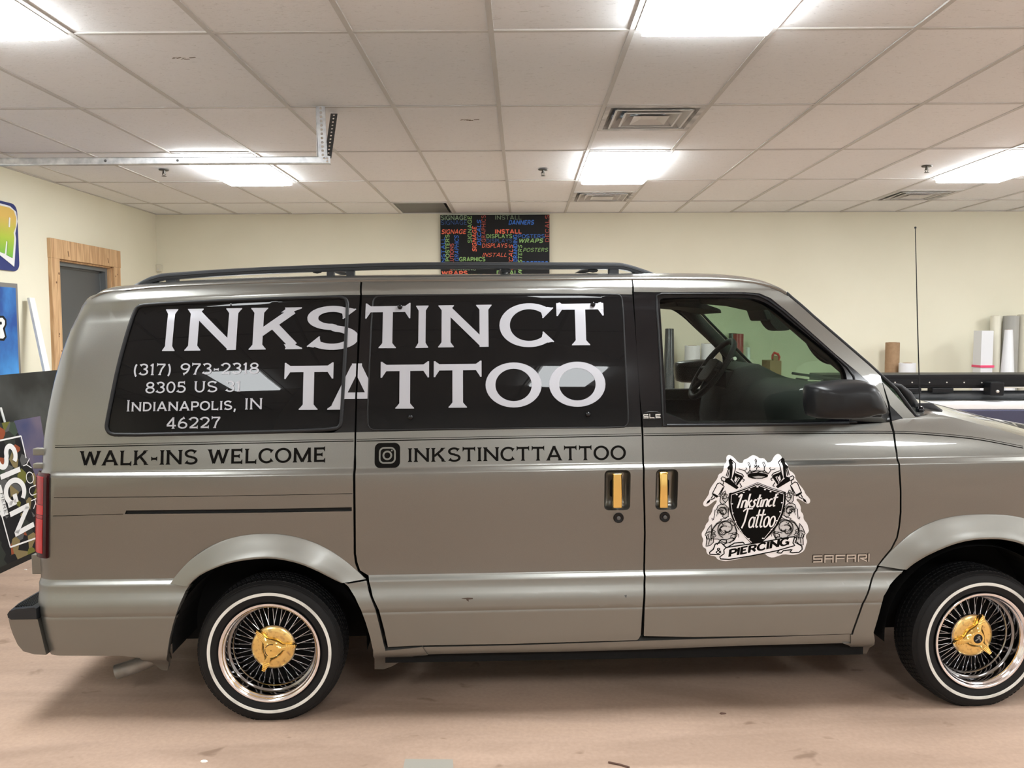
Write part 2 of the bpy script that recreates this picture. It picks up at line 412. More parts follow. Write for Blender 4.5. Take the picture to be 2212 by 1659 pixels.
def V(u, n):
    v = base_v(u, n)
    e = _EDGE(n)
    if u < e+CORNER:
        s = min(.999, (e+CORNER-u)/CORNER); v += CORNER*(1-(1-s*s)**.5)
    if u > 1.5 and n > 1.0:
        b = _ss(1.55, 2.55, u); t = min(n-1.0, .14); v += b*(1.1*t*t) + max(0.0, u-2.4)*1.6*t*t
    if u > 2.7: v += .075*(u-2.7)**2
    return v

def a_of(u, n):
    """arc-length coordinate along the side, unrolling the rounded rear corner"""
    e = _EDGE(n)+CORNER
    if u >= e: return u
    return e-CORNER*math.asin(max(-1.0, min(1.0, (e-u)/CORNER)))
def S(a, n, off=0.0):
    """surface point in van coordinates from unrolled coordinate a and normalised height n"""
    e = _EDGE(n)+CORNER
    if a >= e:
        return (a, V(a, n)+off, w_of(a, n))
    th = (e-a)/CORNER; r = CORNER-off
    u = e-r*math.sin(th); v = base_v(u, n)+CORNER-r*math.cos(th)
    return (u, v, w_of(u, n))

POSTER = dict(o=(-3.28,4.30,0.0), x=(0,1,0), z=(-.12934,0,.9916), w=1.52, h=.928)
VAN_POS = (-0.97998, 3.14280, 0.0); VAN_ROT = 0.051273
# outlines measured on the van (metres along / up its side) and on the room
T = {
'quarter_top': [(-0.7278,1.6744),(-0.6596,1.6791),(-0.596,1.6814),(-0.4872,1.6938),(-0.2665,1.7046),(0.049,1.7136),(0.3437,1.718)],
'quarter_right': [(0.3437,1.718),(0.3469,1.6609)],
'quarter_right2': [(0.3355,1.1302),(0.3353,1.0493),(0.334,1.0142),(0.3319,0.8344),(0.3289,0.6623),(0.3323,0.6246),(0.3432,0.5907)],
'flare_outer': [(-0.3732,0.5522),(-0.3449,0.5918),(-0.2913,0.6481),(-0.2313,0.6892),(-0.1574,0.7227),(-0.0846,0.7396),(0.0091,0.7443),(0.0807,0.7378),(0.159,0.7169),(0.2299,0.6823),(0.2936,0.6364),(0.3396,0.593),(0.3738,0.56)],
'flare_inner': [(-0.2973,0.5489),(-0.2652,0.5829),(-0.2057,0.6179),(-0.1249,0.6461),(-0.016,0.6598),(0.056,0.6555),(0.1276,0.6383),(0.1917,0.6099),(0.249,0.5722),(0.2843,0.5538)],
'quarter_bottom': [(-0.3732,0.5522),(-0.5963,0.5487),(-0.9377,0.5132)],
'rear_edge': [(-0.9029,0.531),(-0.908,0.6311),(-0.8776,0.9709),(-0.913,1.0783),(-0.8747,1.1505),(-0.8621,1.2422),(-0.8464,1.3234),(-0.8457,1.2777),(-0.8409,1.364),(-0.8333,1.4373),(-0.8213,1.5166),(-0.8018,1.5978),(-0.7863,1.6524),(-0.8288,1.6749),(-0.7422,1.6767)],
'qwin_outer': [(-0.5292,1.6242),(-0.4929,1.6303),(-0.2459,1.6429),(0.0605,1.6535),(0.2643,1.6594),(0.2872,1.6543),(0.2999,1.642),(0.3048,1.6172),(0.3004,1.3945),(0.2916,1.1765),(0.2868,1.1518),(0.2671,1.1361),(0.0789,1.1283),(-0.2684,1.1215),(-0.5788,1.1155),(-0.6093,1.1244),(-0.6223,1.1441),(-0.623,1.1638),(-0.6095,1.2526),(-0.5892,1.3964),(-0.5653,1.5221),(-0.547,1.6038)],
'quarter_black': [(0.2643,1.6604),(0.3459,1.6614),(0.3435,1.5966),(0.3405,1.3446),(0.3355,1.1302),(0.2522,1.1283)],
'slot': [(-0.5342,0.8366),(-0.5409,0.8218),(0.3318,0.83),(0.3322,0.8455)],
'groove1': [(-0.8112,0.8854),(0.3335,0.8987)],
'groove2': [(-0.8209,0.8127),(-0.5424,0.8218)],
'tail': [(-0.8797,0.9724),(-0.821,0.9781),(-0.8133,0.9744),(-0.8172,0.8621),(-0.8292,0.7462),(-0.8358,0.6506),(-0.8413,0.643),(-0.9134,0.6296),(-0.9463,0.6245),(-0.9439,0.721),(-0.9347,0.8329),(-0.9249,0.8961),(-0.9157,0.951)],
'rear_clad': [(-0.9155,0.5244),(-0.596,0.5482),(-0.373,0.5516),(-0.2972,0.5483),(-0.3135,0.5249),(-0.334,0.4719),(-0.3587,0.4046),(-0.3773,0.3432),(-0.3934,0.2709),(-0.4374,0.1622),(-0.4612,0.1642),(-0.4817,0.1936),(-0.488,0.2225),(-0.5053,0.2555),(-0.5757,0.2666),(-0.8549,0.2646),(-0.8667,0.2877),(-0.8837,0.3662),(-0.8985,0.4317),(-0.9371,0.4499),(-0.9405,0.4785)],
'dogleg': [(0.2865,0.5538),(0.3095,0.5477),(0.3784,0.5583),(0.3863,0.5204),(0.4119,0.4572),(0.4275,0.3881),(0.4414,0.3117),(0.4474,0.2816),(0.4452,0.2799),(0.5297,0.288),(0.5573,0.2913),(0.5904,0.2945),(0.6105,0.2525),(0.553,0.238),(0.5034,0.203),(0.4614,0.1725),(0.426,0.1563),(0.389,0.1573),(0.4004,0.2828),(0.3915,0.3379),(0.3768,0.3964),(0.3594,0.4517),(0.3375,0.4975),(0.3088,0.5379),(0.2925,0.5516)],
'rocker': [(0.5573,0.2913),(0.9441,0.2924),(1.435,0.3018),(1.4686,0.3031),(2.0236,0.3112),(2.2791,0.3165),(2.2871,0.2749),(1.8447,0.2707),(1.4513,0.2577),(1.1699,0.2524),(0.889,0.255),(0.6662,0.2548),(0.6105,0.2525)],
'slide_left': [(0.351,1.7179),(0.3541,1.6609)],
'slide_left2': [(0.3424,1.1302),(0.3423,1.0492),(0.3433,1.0141),(0.3405,0.8343),(0.3376,0.6622),(0.3418,0.6282),(0.352,0.5944),(0.3819,0.5635)],
'slide_clad_left': [(0.3856,0.56),(0.4036,0.5016),(0.4277,0.4507),(0.4454,0.372),(0.4581,0.2971)],
'slide_bottom': [(0.4581,0.2971),(0.5576,0.3014),(0.944,0.302),(1.429,0.3088),(1.4354,0.316)],
'slide_right': [(1.4325,1.7231),(1.4288,1.6622)],
'slide_right2': [(1.4469,1.1453),(1.4471,1.1114),(1.4464,0.9356),(1.4554,0.7322),(1.4556,0.5691)],
'slide_clad_right': [(1.4556,0.5691),(1.4459,0.4485),(1.4422,0.3297)],
'slide_top': [(0.351,1.7179),(0.6229,1.719),(0.975,1.7212),(1.4332,1.7251)],
'slide_belt': [(0.3424,1.1302),(0.6835,1.135),(1.0806,1.1391),(1.4458,1.1435)],
'slide_blacktop': [(0.3541,1.6609),(0.6823,1.6639),(1.0906,1.6672),(1.4306,1.6676)],
'swin': [(0.4219,1.6571),(0.6823,1.661),(1.0906,1.6637),(1.3668,1.6635),(1.3845,1.6576),(1.3908,1.6359),(1.3903,1.3955),(1.3969,1.1715),(1.3925,1.1517),(1.3752,1.1405),(1.0807,1.1413),(0.6836,1.1395),(0.4106,1.1368),(0.3937,1.1442),(0.3841,1.1638),(0.3889,1.3427),(0.3962,1.6281),(0.4034,1.6502)],
'door_left': [(1.44,1.7231),(1.4363,1.6659)],
'door_left2': [(1.4542,1.147),(1.4544,1.1114),(1.4536,0.9355),(1.4627,0.7321),(1.4628,0.569)],
'door_clad_left': [(1.4628,0.569),(1.455,0.4483),(1.4551,0.3255)],
'door_top': [(1.4367,1.7228),(1.6146,1.7262),(1.7862,1.7249),(1.8973,1.7165),(1.9781,1.7012),(2.0311,1.6806),(2.0591,1.6649)],
'pillar_edge': [(2.0591,1.6649),(2.1138,1.6173),(2.1646,1.5674),(2.2686,1.4719),(2.3731,1.377),(2.4172,1.3342)],
'pillar_low_edge': [(2.4215,1.3309),(2.4792,1.2771),(2.5208,1.2169),(2.5523,1.1699)],
'door_gap': [(2.4172,1.3342),(2.4284,1.2721),(2.4397,1.2177),(2.4448,1.157),(2.4466,1.1161),(2.4471,1.0635),(2.4501,1.0328),(2.4515,1.0515),(2.4505,1.0037),(2.4537,0.9619),(2.4623,0.8893),(2.468,0.8014),(2.4662,0.7424),(2.4604,0.6981),(2.4411,0.6539),(2.4068,0.6099),(2.3893,0.5866)],
'door_clad_right': [(2.3851,0.5778),(2.3667,0.5649),(2.3422,0.5115),(2.3125,0.4447),(2.2851,0.343),(2.2798,0.3199)],
'door_bottom': [(1.4551,0.3255),(1.6547,0.318),(2.023,0.3172),(2.2787,0.3205)],
'door_blackouter': [(1.4367,1.6725),(1.5214,1.6714),(1.8876,1.6715),(1.9503,1.666),(1.996,1.6471),(2.0535,1.5977),(2.1574,1.5003),(2.2409,1.4214),(2.3148,1.3588),(2.3675,1.3095),(2.4041,1.2696),(2.426,1.2368),(2.44,1.2041),(2.445,1.1549),(2.3002,1.1451),(1.9103,1.1438),(1.4536,1.1409),(1.4458,1.2257),(1.4347,1.4415)],
'door_framein': [(1.5281,1.6581),(1.5494,1.6647),(1.8876,1.6648),(1.9446,1.6582),(1.9869,1.6381),(2.0416,1.5949),(2.151,1.4932),(2.2346,1.4149),(2.2818,1.3709),(2.307,1.3327),(2.3099,1.2946),(2.307,1.154),(1.9105,1.148),(1.5323,1.1468),(1.529,1.364),(1.5271,1.5705)],
'dglass': [(1.5404,1.6415),(1.5603,1.6492),(1.8762,1.6504),(1.9329,1.6437),(1.9717,1.6291),(2.0138,1.601),(2.1025,1.522),(2.2078,1.4325),(2.2496,1.3918),(2.2699,1.3645),(2.2788,1.3328),(2.2788,1.2948),(2.2739,1.1585),(1.9109,1.1566),(1.5461,1.1564),(1.5434,1.3102),(1.5411,1.472),(1.5401,1.6147)],
'fender_left': [(2.4516,1.157),(2.4556,1.116),(2.4548,1.0635),(2.4578,1.0327),(2.4573,1.0514),(2.4577,1.0037),(2.4609,0.9619),(2.4695,0.8892),(2.4753,0.8013),(2.4735,0.7423),(2.4677,0.698),(2.4485,0.6538),(2.4141,0.6098),(2.3959,0.5865)],
'fender_top': [(2.4516,1.157),(2.501,1.1682),(2.5525,1.1731),(2.5568,1.1719),(2.5893,1.1777),(2.6282,1.1858),(2.7102,1.1681),(2.8234,1.1374),(2.9551,1.1007)],
'fender_clad': [(2.3948,0.58),(2.4395,0.5784),(2.492,0.5737),(2.4273,0.5169),(2.3985,0.4752),(2.3853,0.4021),(2.3698,0.3246),(2.3996,0.2206),(2.4,0.1929),(2.3832,0.1933),(2.3433,0.2109),(2.2858,0.2614),(2.2539,0.2766),(2.2871,0.2749),(2.2791,0.3165),(2.2875,0.3167),(2.2925,0.3414),(2.3199,0.4423),(2.3495,0.5114),(2.3738,0.5634)],
'fflare_outer': [(2.3945,0.5851),(2.4252,0.6244),(2.4666,0.6684),(2.5218,0.7196),(2.5851,0.7558),(2.6566,0.7786),(2.7292,0.7874),(2.8021,0.7894)],
'fflare_inner': [(2.4935,0.5758),(2.5287,0.6068),(2.5853,0.6468),(2.6638,0.6807),(2.7362,0.6976),(2.8094,0.701)],
'hood_sil': [(2.906,1.1633),(2.9881,1.1384),(3.0798,1.1067),(3.1718,1.0748),(3.241,1.0476),(3.2945,1.0315)],
'sail_low': [(2.4447,1.2209),(2.4973,1.1661),(2.4522,1.1587)],
'pillar_base': [(2.4229,1.3117),(2.4456,1.2897),(2.4809,1.2495),(2.5236,1.2021),(2.5522,1.1692),(2.4996,1.1661),(2.4484,1.219),(2.4331,1.2753)],
'pin_a': [(-0.8155,1.0743),(-0.3105,1.0867),(0.3329,1.0971)],
'pin_b': [(0.3435,1.0961),(0.9311,1.1034),(1.4452,1.1096)],
'pin_c': [(1.4561,1.1096),(2.0224,1.1132),(2.4651,1.1123),(2.5758,1.1059),(2.6926,1.0958),(2.7897,1.0847),(2.8746,1.0686),(2.9676,1.0498)],
'rack_top': [(-0.6458,1.6962),(-0.5178,1.754),(-0.4566,1.7583),(-0.2512,1.7724),(0.0168,1.7855),(0.2861,1.7953),(0.4909,1.8017),(0.8598,1.8039),(1.3813,1.8031),(1.4219,1.7994),(1.4626,1.7896),(1.5443,1.7637),(1.5851,1.7526)],
'rack_bot': [(-0.6258,1.6929),(-0.5079,1.7315),(-0.4439,1.7369),(-0.2517,1.752),(0.0164,1.765),(0.2858,1.7738),(0.4906,1.7804),(0.8597,1.7806),(1.3814,1.7784),(1.4127,1.7797),(1.444,1.7748),(1.513,1.7525),(1.5444,1.7501)],
'post1': [(-0.4785,1.7369),(-0.4344,1.7369),(-0.4351,1.7101),(-0.4793,1.7101)],
'post2': [(0.1239,1.764),(0.2939,1.7748),(0.2962,1.7451),(0.1235,1.7397)],
'post3': [(1.3658,1.7821),(1.4076,1.7822),(1.4078,1.7525),(1.366,1.7525)],
'roof_edge': [(-0.7046,1.6743),(-0.6017,1.6857),(-0.4881,1.7002),(-0.2712,1.7095),(0.0405,1.7226),(0.2633,1.7274),(0.679,1.7381),(1.0984,1.7406),(1.398,1.7469),(1.6847,1.7436),(1.9155,1.734),(1.9736,1.7226),(2.0493,1.6999),(2.1138,1.6713)],
'handle1': [(1.2975,0.9804),(1.3989,0.8221)],
'handle2': [(1.4972,0.9823),(1.5839,0.822)],
'grip1': [(1.3299,0.9675),(1.368,0.8336)],
'grip2': [(1.5117,0.9713),(1.5473,0.8316)],
'lock1': [(1.3543,0.7921)],
'lock2': [(1.5356,0.7937)],
'mirror': [(2.035,1.3045),(2.0462,1.3174),(2.1128,1.3269),(2.1859,1.3337),(2.2567,1.3303),(2.2872,1.3085),(2.3137,1.2617),(2.3254,1.2202),(2.3221,1.2056),(2.2837,1.2038),(2.242,1.1885),(2.1475,1.187),(2.0478,1.1928),(2.0377,1.2245),(2.0337,1.2684)],
'mirror_base': [(2.3671,1.3051),(2.4207,1.2613),(2.4437,1.2176),(2.4482,1.157),(2.3007,1.1488),(2.304,1.1971)],
'antenna': [(2.5507,1.924),(2.5997,1.1983)],
'cowl': [(2.5145,1.2909),(2.5469,1.2828),(2.5843,1.2469),(2.5975,1.2111),(2.646,1.2108),(2.6628,1.1908),(2.655,1.1809),(2.623,1.1711),(2.5908,1.1634)],
'steer': [(2.1866,1.4534),(2.2213,1.4209),(2.1059,1.2403),(2.0079,1.1576),(1.9736,1.1616),(1.9769,1.2032),(2.0662,1.3612)],
'far_mirror': [(2.138,1.2666),(2.1639,1.297),(2.2604,1.3053),(2.2624,1.1614),(2.1567,1.1663),(2.1345,1.1882)],
'farpillar': [(1.8851,1.633),(1.9921,1.6206),(2.0749,1.5758),(2.2087,1.4449)],
'rearview': [(2.1523,1.6287),(2.2807,1.6422),(2.3527,1.5255),(2.3461,1.5049),(2.2695,1.4982),(2.2271,1.5258),(2.1779,1.5533)],
'visor': [(1.8649,1.6773),(2.1163,1.6545),(2.1398,1.6093),(2.102,1.5868),(2.0103,1.602),(1.8881,1.6322)],
'grab': [(2.1694,1.5195),(2.1761,1.4793),(2.2124,1.4216),(2.2601,1.3839),(2.3188,1.3837)],
'dash': [(2.2156,1.3613),(2.2663,1.3683),(2.4125,1.3354),(2.5229,1.2881),(2.4429,1.274),(2.6329,1.2804)],
'text1': [(-0.4178,1.4422),(1.2505,1.46),(-0.4201,1.606),(1.3184,1.6271)],
'w_ink': [(-0.4178,1.4422),(-0.3684,1.4421),(-0.3304,1.4431),(-0.1157,1.4467),(-0.0804,1.4466),(0.1282,1.4491),(0.1433,1.449),(0.3457,1.4495),(0.3698,1.4517),(0.5463,1.4512),(0.568,1.4517),(0.6176,1.4527),(0.6559,1.4537),(0.8668,1.456),(0.8966,1.4559),(1.1116,1.4593),(1.1232,1.4604),(1.3114,1.461)],
'w_tat': [(0.0628,1.2161),(0.2514,1.2162),(0.2305,1.2163),(0.4534,1.2181),(0.4343,1.2193),(0.6215,1.2194),(0.6396,1.2215),(0.8254,1.2216),(0.8407,1.2249),(1.0588,1.2237),(1.0885,1.2252),(1.3089,1.2257)],
'cap_ink': [(-0.4201,1.606),(1.3184,1.6271)],
'cap_tat': [(0.0579,1.3843),(1.3133,1.3946)],
't_phone': [(-0.5268,1.3491),(-0.036,1.3548),(-0.5235,1.3934),(-0.0343,1.3975)],
't_street': [(-0.4718,1.2803),(-0.1024,1.2867),(-0.4693,1.3238),(-0.1,1.3282)],
't_city': [(-0.5426,1.2112),(-0.0178,1.2193),(-0.5387,1.2546),(-0.0179,1.2617)],
't_zip': [(-0.386,1.1453),(-0.1767,1.1489),(-0.3823,1.1886),(-0.1752,1.1922)],
't_walk': [(-0.7155,1.006),(0.2281,1.0194),(-0.718,1.0609),(0.2272,1.0742)],
't_insta': [(0.5403,1.0161),(1.3838,1.0183),(0.5401,1.0681),(1.3851,1.072)],
'insta': [(0.4135,0.9941),(0.5107,0.9955),(0.4137,1.0889),(0.509,1.0894)],
't_sle': [(1.4542,1.1772),(1.5221,1.1779),(1.4545,1.1921),(1.5224,1.1928)],
'sle_plate': [(1.4548,1.2017),(1.5238,1.2024),(1.5231,1.1736),(1.4541,1.1729)],
't_safari': [(2.1287,0.6026),(2.3577,0.6061),(2.1277,0.6308),(2.3565,0.6334)],
'crest': [(1.5816,1.1105),(2.207,1.1055),(2.2048,0.5599),(1.5815,0.5668)],
'knob': [(0.5051,1.6134),(1.2694,1.6224),(0.551,1.1862),(1.2378,1.1939)],
'chip': [(0.7435,0.4906),(0.7682,0.4928),(0.7873,0.4915),(0.7884,0.4874),(0.7709,0.4855),(0.7725,0.478),(0.7638,0.4825),(0.7616,0.4877),(0.7463,0.489)],
'chip2': [(1.3749,0.4941),(1.3844,0.495),(1.383,0.4845),(1.3769,0.4862)],
'hinge1': [(-0.9178,1.0661),(-0.8868,1.0659),(-0.8878,1.039),(-0.9169,1.0412)],
'hinge2': [(-0.9201,1.0066),(-0.8996,1.0064),(-0.9003,0.9871),(-0.9189,0.9892)],
'hinge3': [(-0.9359,0.6482),(-0.9227,0.648),(-0.9258,0.5699),(-0.9389,0.57)],
'bumper_top': [(-0.9419,0.5197),(-0.9833,0.4845),(-1.042,0.4406),(-1.0692,0.4127),(-1.0701,0.389),(-0.9397,0.3796)],
'bumper_pts': [(-0.8708,0.4245),(-0.8445,0.2842),(-0.939,0.3006),(-0.9886,0.43)],
'exhaust': [(-0.6985,0.1141),(-0.6761,0.0937),(-0.63,0.0928),(-0.5404,0.1312),(-0.5971,0.1643)],
'wall_panel': [(-0.9085,9.36,2.7959),(0.3026,9.36,2.7912),(0.3031,9.36,2.1239),(-0.9137,9.36,2.1276)],
'sensor': [(-4.1207,9.38,2.2548),(-4.0358,9.38,2.2545),(-4.0382,9.38,2.1734),(-4.1161,9.38,2.1737)],
'casing': [(-4.1,7.155,2.3508),(-4.1,7.1641,2.2102),(-4.1,7.3475,2.2143),(-4.1,7.3558,2.1899),(-4.1,8.5249,2.3441),(-4.1,8.5295,2.2176),(-4.1,8.3702,2.1825)],
'scuff1': [(-1.6115,4.0501,2.8095)],
'scuff2': [(-0.3281,5.2563,2.8095)],
'spr1': [(-2.8841,6.7912,2.8095)],
'spr2': [(0.1688,6.8449,2.8095)],
'spr3': [(3.2173,6.7829,2.8095)],
'track_end': [(-1.1139,4.92,2.4963)],
'bolt1': [(-1.9985,4.9,2.4965)],
'bolt2': [(-2.4203,4.9,2.4958)],
'sign1': [(-4.09,6.5771,2.5571),(-4.09,6.7878,2.5425),(-4.09,6.776,2.0476),(-4.09,6.7009,2.0019),(-4.09,6.5391,1.9985)],
'sign1_letter': [(-4.08,6.5792,2.4971),(-4.08,6.6692,2.4973),(-4.08,6.7304,2.4792),(-4.08,6.7584,2.4261),(-4.08,6.745,2.3513),(-4.08,6.7152,2.3049),(-4.08,6.7223,2.2637),(-4.08,6.6881,2.1008),(-4.08,6.6142,2.1182),(-4.08,6.6344,2.2247),(-4.08,6.6155,2.2326),(-4.08,6.5891,2.1268),(-4.08,6.4709,2.1452),(-4.08,6.5414,2.4964)],
'sign1_hole': [(-4.08,6.6574,2.4197),(-4.08,6.6733,2.4149),(-4.08,6.6618,2.3413),(-4.08,6.6454,2.3393)],
'sign1_border': [(-4.085,6.5663,2.5146),(-4.085,6.6864,2.5117),(-4.085,6.7667,2.4773),(-4.085,6.78,2.4008),(-4.085,6.743,2.3011),(-4.085,6.7501,2.2567),(-4.085,6.7115,2.0327),(-4.085,6.5386,2.1077),(-4.085,6.4309,2.1175),(-4.085,6.5189,2.5076)],
'banner': [(-4.09,6.5321,1.8945),(-4.09,6.7524,1.8994),(-4.09,6.7381,1.1929),(-4.09,6.4842,1.1909)],
'ban_R_out': [(-4.085,6.4134,1.6357),(-4.085,6.5463,1.6378),(-4.085,6.5811,1.6087),(-4.085,6.5817,1.569),(-4.085,6.5568,1.5343),(-4.085,6.5749,1.4698),(-4.085,6.5408,1.4405),(-4.085,6.4008,1.4502)],
'ban_R_mid': [(-4.085,6.4122,1.6183),(-4.085,6.5293,1.6218),(-4.085,6.558,1.5985),(-4.085,6.5559,1.5689),(-4.085,6.5284,1.5392),(-4.085,6.5496,1.475),(-4.085,6.5261,1.4585),(-4.085,6.4017,1.4638)],
'ban_R_hole': [(-4.085,6.4104,1.5923),(-4.085,6.5129,1.5902),(-4.085,6.5147,1.5706),(-4.085,6.4082,1.5604)],
'tube_card': [(3.9768,9.2,1.3699),(4.1234,9.2,1.3696)],
'tube_white': [(4.0489,9.02,1.1515),(4.22,9.02,1.1481)],
'roll_cream': [(5.1525,9.28,1.658),(5.2612,9.28,1.6577)],
'roll_grey': [(5.2704,9.24,1.657),(5.4294,9.24,1.6609)],
'roll_cone': [(5.1398,8.98,1.5061),(5.2183,8.98,1.5059)],
'roll_right': [(5.4407,9.26,1.6719),(5.6108,9.26,1.6715)],
'box_pink': [(4.8944,8.98,1.4962),(5.0225,8.98,1.496)],
'band_pink': [(4.9655,8.98,1.1151)],
'w_dark': [(1.5657,9.2,1.5252),(1.6607,9.2,1.525)],
'w_white1': [(1.7721,9.15,1.3401),(1.9407,9.15,1.3398)],
'w_white2': [(1.9668,9.22,1.3613),(2.1182,9.22,1.361)],
'w_red': [(2.3121,9.2,1.4675),(2.423,9.2,1.4672)],
'w_black': [(2.2826,9.28,1.4729),(2.3956,9.28,1.4726)],
'w_box': [(2.6286,8.9,1.1824),(2.7515,8.9,1.1822)],
'w_tape': [(2.6858,9.0,1.1954),(2.6873,9.0,1.2403),(2.7013,9.0,1.265),(2.7407,9.0,1.2514),(2.757,9.0,1.2177),(2.7476,9.0,1.1841)],
'w_whitebox': [(2.3684,8.9,1.3239),(2.3994,8.9,1.3239)],
'pr': [(3.7011,7.2,1.1247),(3.7049,7.2,1.0064),(3.7057,7.2,0.9811),(3.7084,7.2,0.897),(3.7085,7.2,0.8936),(3.7103,7.2,0.838)],
'pr_dots': [(3.2141,7.23,1.058),(3.3606,7.23,1.0578),(3.5087,7.23,1.0576),(3.6576,7.23,1.0574),(3.8064,7.23,1.0564),(3.9568,7.23,1.0553)],
'pr_car': [(3.9833,7.14,1.0893),(4.1019,7.14,1.0892)],
'pr_feet': [(3.3478,7.22,0.9928),(3.6237,7.22,0.9924)],
'pr_lime': [(4.4181,9.0,0.8633)],
'tape': [(-0.4189,2.8711,0.0),(-0.2491,2.8693,0.0),(-0.2399,2.7977,0.0),(-0.4164,2.7962,0.0)],
'bit1': [(-1.1281,2.8494,0.0)],
'bit2': [(-3.168,5.2002,0.0)],
'bit3': [(0.7924,3.2313,0.0)],
'bit4': [(0.3403,2.8301,0.0)],
'stripe': [(-3.475,5.5068,1.0111),(-3.475,5.5445,0.91),(-3.475,5.5263,0.9051),(-3.475,5.4849,1.0131)],
'plank_top': [(-4.06,6.8686,1.7877)],
'plank_low': [(-3.85,6.7433,1.0089)],
'po_sign': [(-3.3805,5.2508,0.7705),(-3.3028,5.3221,0.1747),(-3.3828,5.4667,0.7878)],
'po_your': [(-3.3654,5.5227,0.6546),(-3.3196,5.555,0.3038),(-3.3659,5.6119,0.6583)],
'po_here': [(-3.3434,5.2431,0.4858),(-3.3249,5.2497,0.3441),(-3.3433,5.2782,0.4856)],
'po_line1': [(-3.3859,5.2746,0.8117),(-3.3858,5.5615,0.8114),(-3.366,5.5742,0.6592)],
'po_line2': [(-3.3239,5.2231,0.3367),(-3.2972,5.252,0.1318),(-3.2955,5.5517,0.1187)],
'po_line3': [(-3.3298,5.1988,0.382),(-3.3239,5.2231,0.3367)],
'po_block': [(-3.3505,5.2005,0.5405),(-3.3497,5.2672,0.5346),(-3.3241,5.2911,0.3381),(-3.3237,5.2173,0.3347)],
}

# ------------------------------------------------------------------ panels laid on the van's side surface
A_LINES = [round(-1.0+.0125*i, 4) for i in range(24)] + [round(-.70+.06*i, 4) for i in range(80)]
N_LINES = [p[0] for p in PROF] + [.5480, .5590, .5625, .5720, .9710, .9775, .982, .9855, .9918, .997, 1.02, 1.06, 1.10, 1.16, 1.25, 1.34, 1.43, 1.52, 1.60, 1.70, 1.72]
def to_an(p): 
    n = n_of(*p); return (a_of(p[0], n), n)
def surf_normal(a, n, off=0.0):
    h = 4e-4
    p = Vector(S(a+h, n, off))-Vector(S(a-h, n, off)); q = Vector(S(a, n+h, off))-Vector(S(a, n-h, off))
    return p.cross(q).normalized()
def panel_mesh(name, loops, off=0.0, flange=.016, an=False, fine=False, extra_n=()):
    bm = bmesh.new(); edges = []
    for lp in loops:
        P = lp if an else [to_an(p) for p in lp]
        Q = []
        for p in P:
            if not Q or (abs(p[0]-Q[-1][0])+abs(p[1]-Q[-1][1])) > 1e-5: Q.append(p)
        if abs(Q[0][0]-Q[-1][0])+abs(Q[0][1]-Q[-1][1]) < 1e-5: Q.pop()
        vs = [bm.verts.new((p[0], p[1], 0)) for p in Q]
        for i in range(len(vs)): edges.append(bm.edges.new((vs[i], vs[(i+1) % len(vs)])))
    bmesh.ops.triangle_fill(bm, use_beauty=True, use_dissolve=False, edges=edges, normal=(0, 0, 1))
    xs = [v.co.x for v in bm.verts]; ys = [v.co.y for v in bm.verts]
    def cut(co, no):
        bmesh.ops.bisect_plane(bm, geom=bm.verts[:]+bm.edges[:]+bm.faces[:], dist=1e-6, plane_co=co, plane_no=no)
    for a in A_LINES:
        if min(xs)+1e-4 < a < max(xs)-1e-4: cut((a, 0, 0), (1, 0, 0))
    for n in list(N_LINES)+list(extra_n):
        if min(ys)+1e-4 < n < max(ys)-1e-4: cut((0, n, 0), (0, 1, 0))
    bm.verts.index_update()
    verts = []; norms = []; faces = []
    for v in bm.verts:
        verts.append(S(v.co.x, v.co.y, off)); norms.append(surf_normal(v.co.x, v.co.y, off))
    for f in bm.faces:
        ids = [v.index for v in f.verts]
        if f.normal.z < 0: ids.reverse()
        faces.append(ids)
    if flange:
        for e in bm.edges:
            if len(e.link_faces) == 1:
                f = e.link_faces[0]; i, j = e.verts[0].index, e.verts[1].index
                c = f.calc_center_median()
                nin = (norms[i]+norms[j]).normalized()
                p0 = Vector(verts[i]); p1 = Vector(verts[j])
                n0 = (p1-p0).cross(nin)
                mid = Vector(S(c.x, c.y, off))
                if n0.dot(mid-p0) > 0: n0 = -n0
                if n0.length < 1e-9: continue
                n0.normalize(); k = len(verts); d = nin*flange
                verts += [tuple(p0), tuple(p1), tuple(p1-d), tuple(p0-d)]; norms += [n0]*4
                q = [k, k+1, k+2, k+3]
                if (p1-p0).cross((p1-d)-p1).dot(n0) < 0: q.reverse()
                faces.append(q)
    bm.free()
    me = bpy.data.meshes.new(name); me.from_pydata(verts, [], faces)
    for p in me.polygons: p.use_smooth = True
    me.normals_split_custom_set_from_vertices([tuple(n) for n in norms])
    me.update()
    return me
def panel(name, loops, m, parent, off=0.0, flange=.016, an=False, extra_n=()):
    return link(name, panel_mesh(name, loops, off, flange, an, extra_n=extra_n), m, parent)
def inset(poly, d):
    """offset a closed polygon inward by d"""
    n = len(poly); A = sum(poly[i][0]*poly[(i+1) % n][1]-poly[(i+1) % n][0]*poly[i][1] for i in range(n))
    s = 1 if A > 0 else -1; out = []
    for i in range(n):
        p0, p1, p2 = Vector(poly[i-1]), Vector(poly[i]), Vector(poly[(i+1) % n])
        a = (p1-p0).normalized(); b = (p2-p1).normalized()
        na = Vector((-a.y, a.x))*s; nb = Vector((-b.y, b.x))*s; m = (na+nb)
        if m.length < 1e-6: m = na
        m.normalize(); k = max(.5, m.dot(na)); out.append(tuple(p1+m*d/k))
    return out
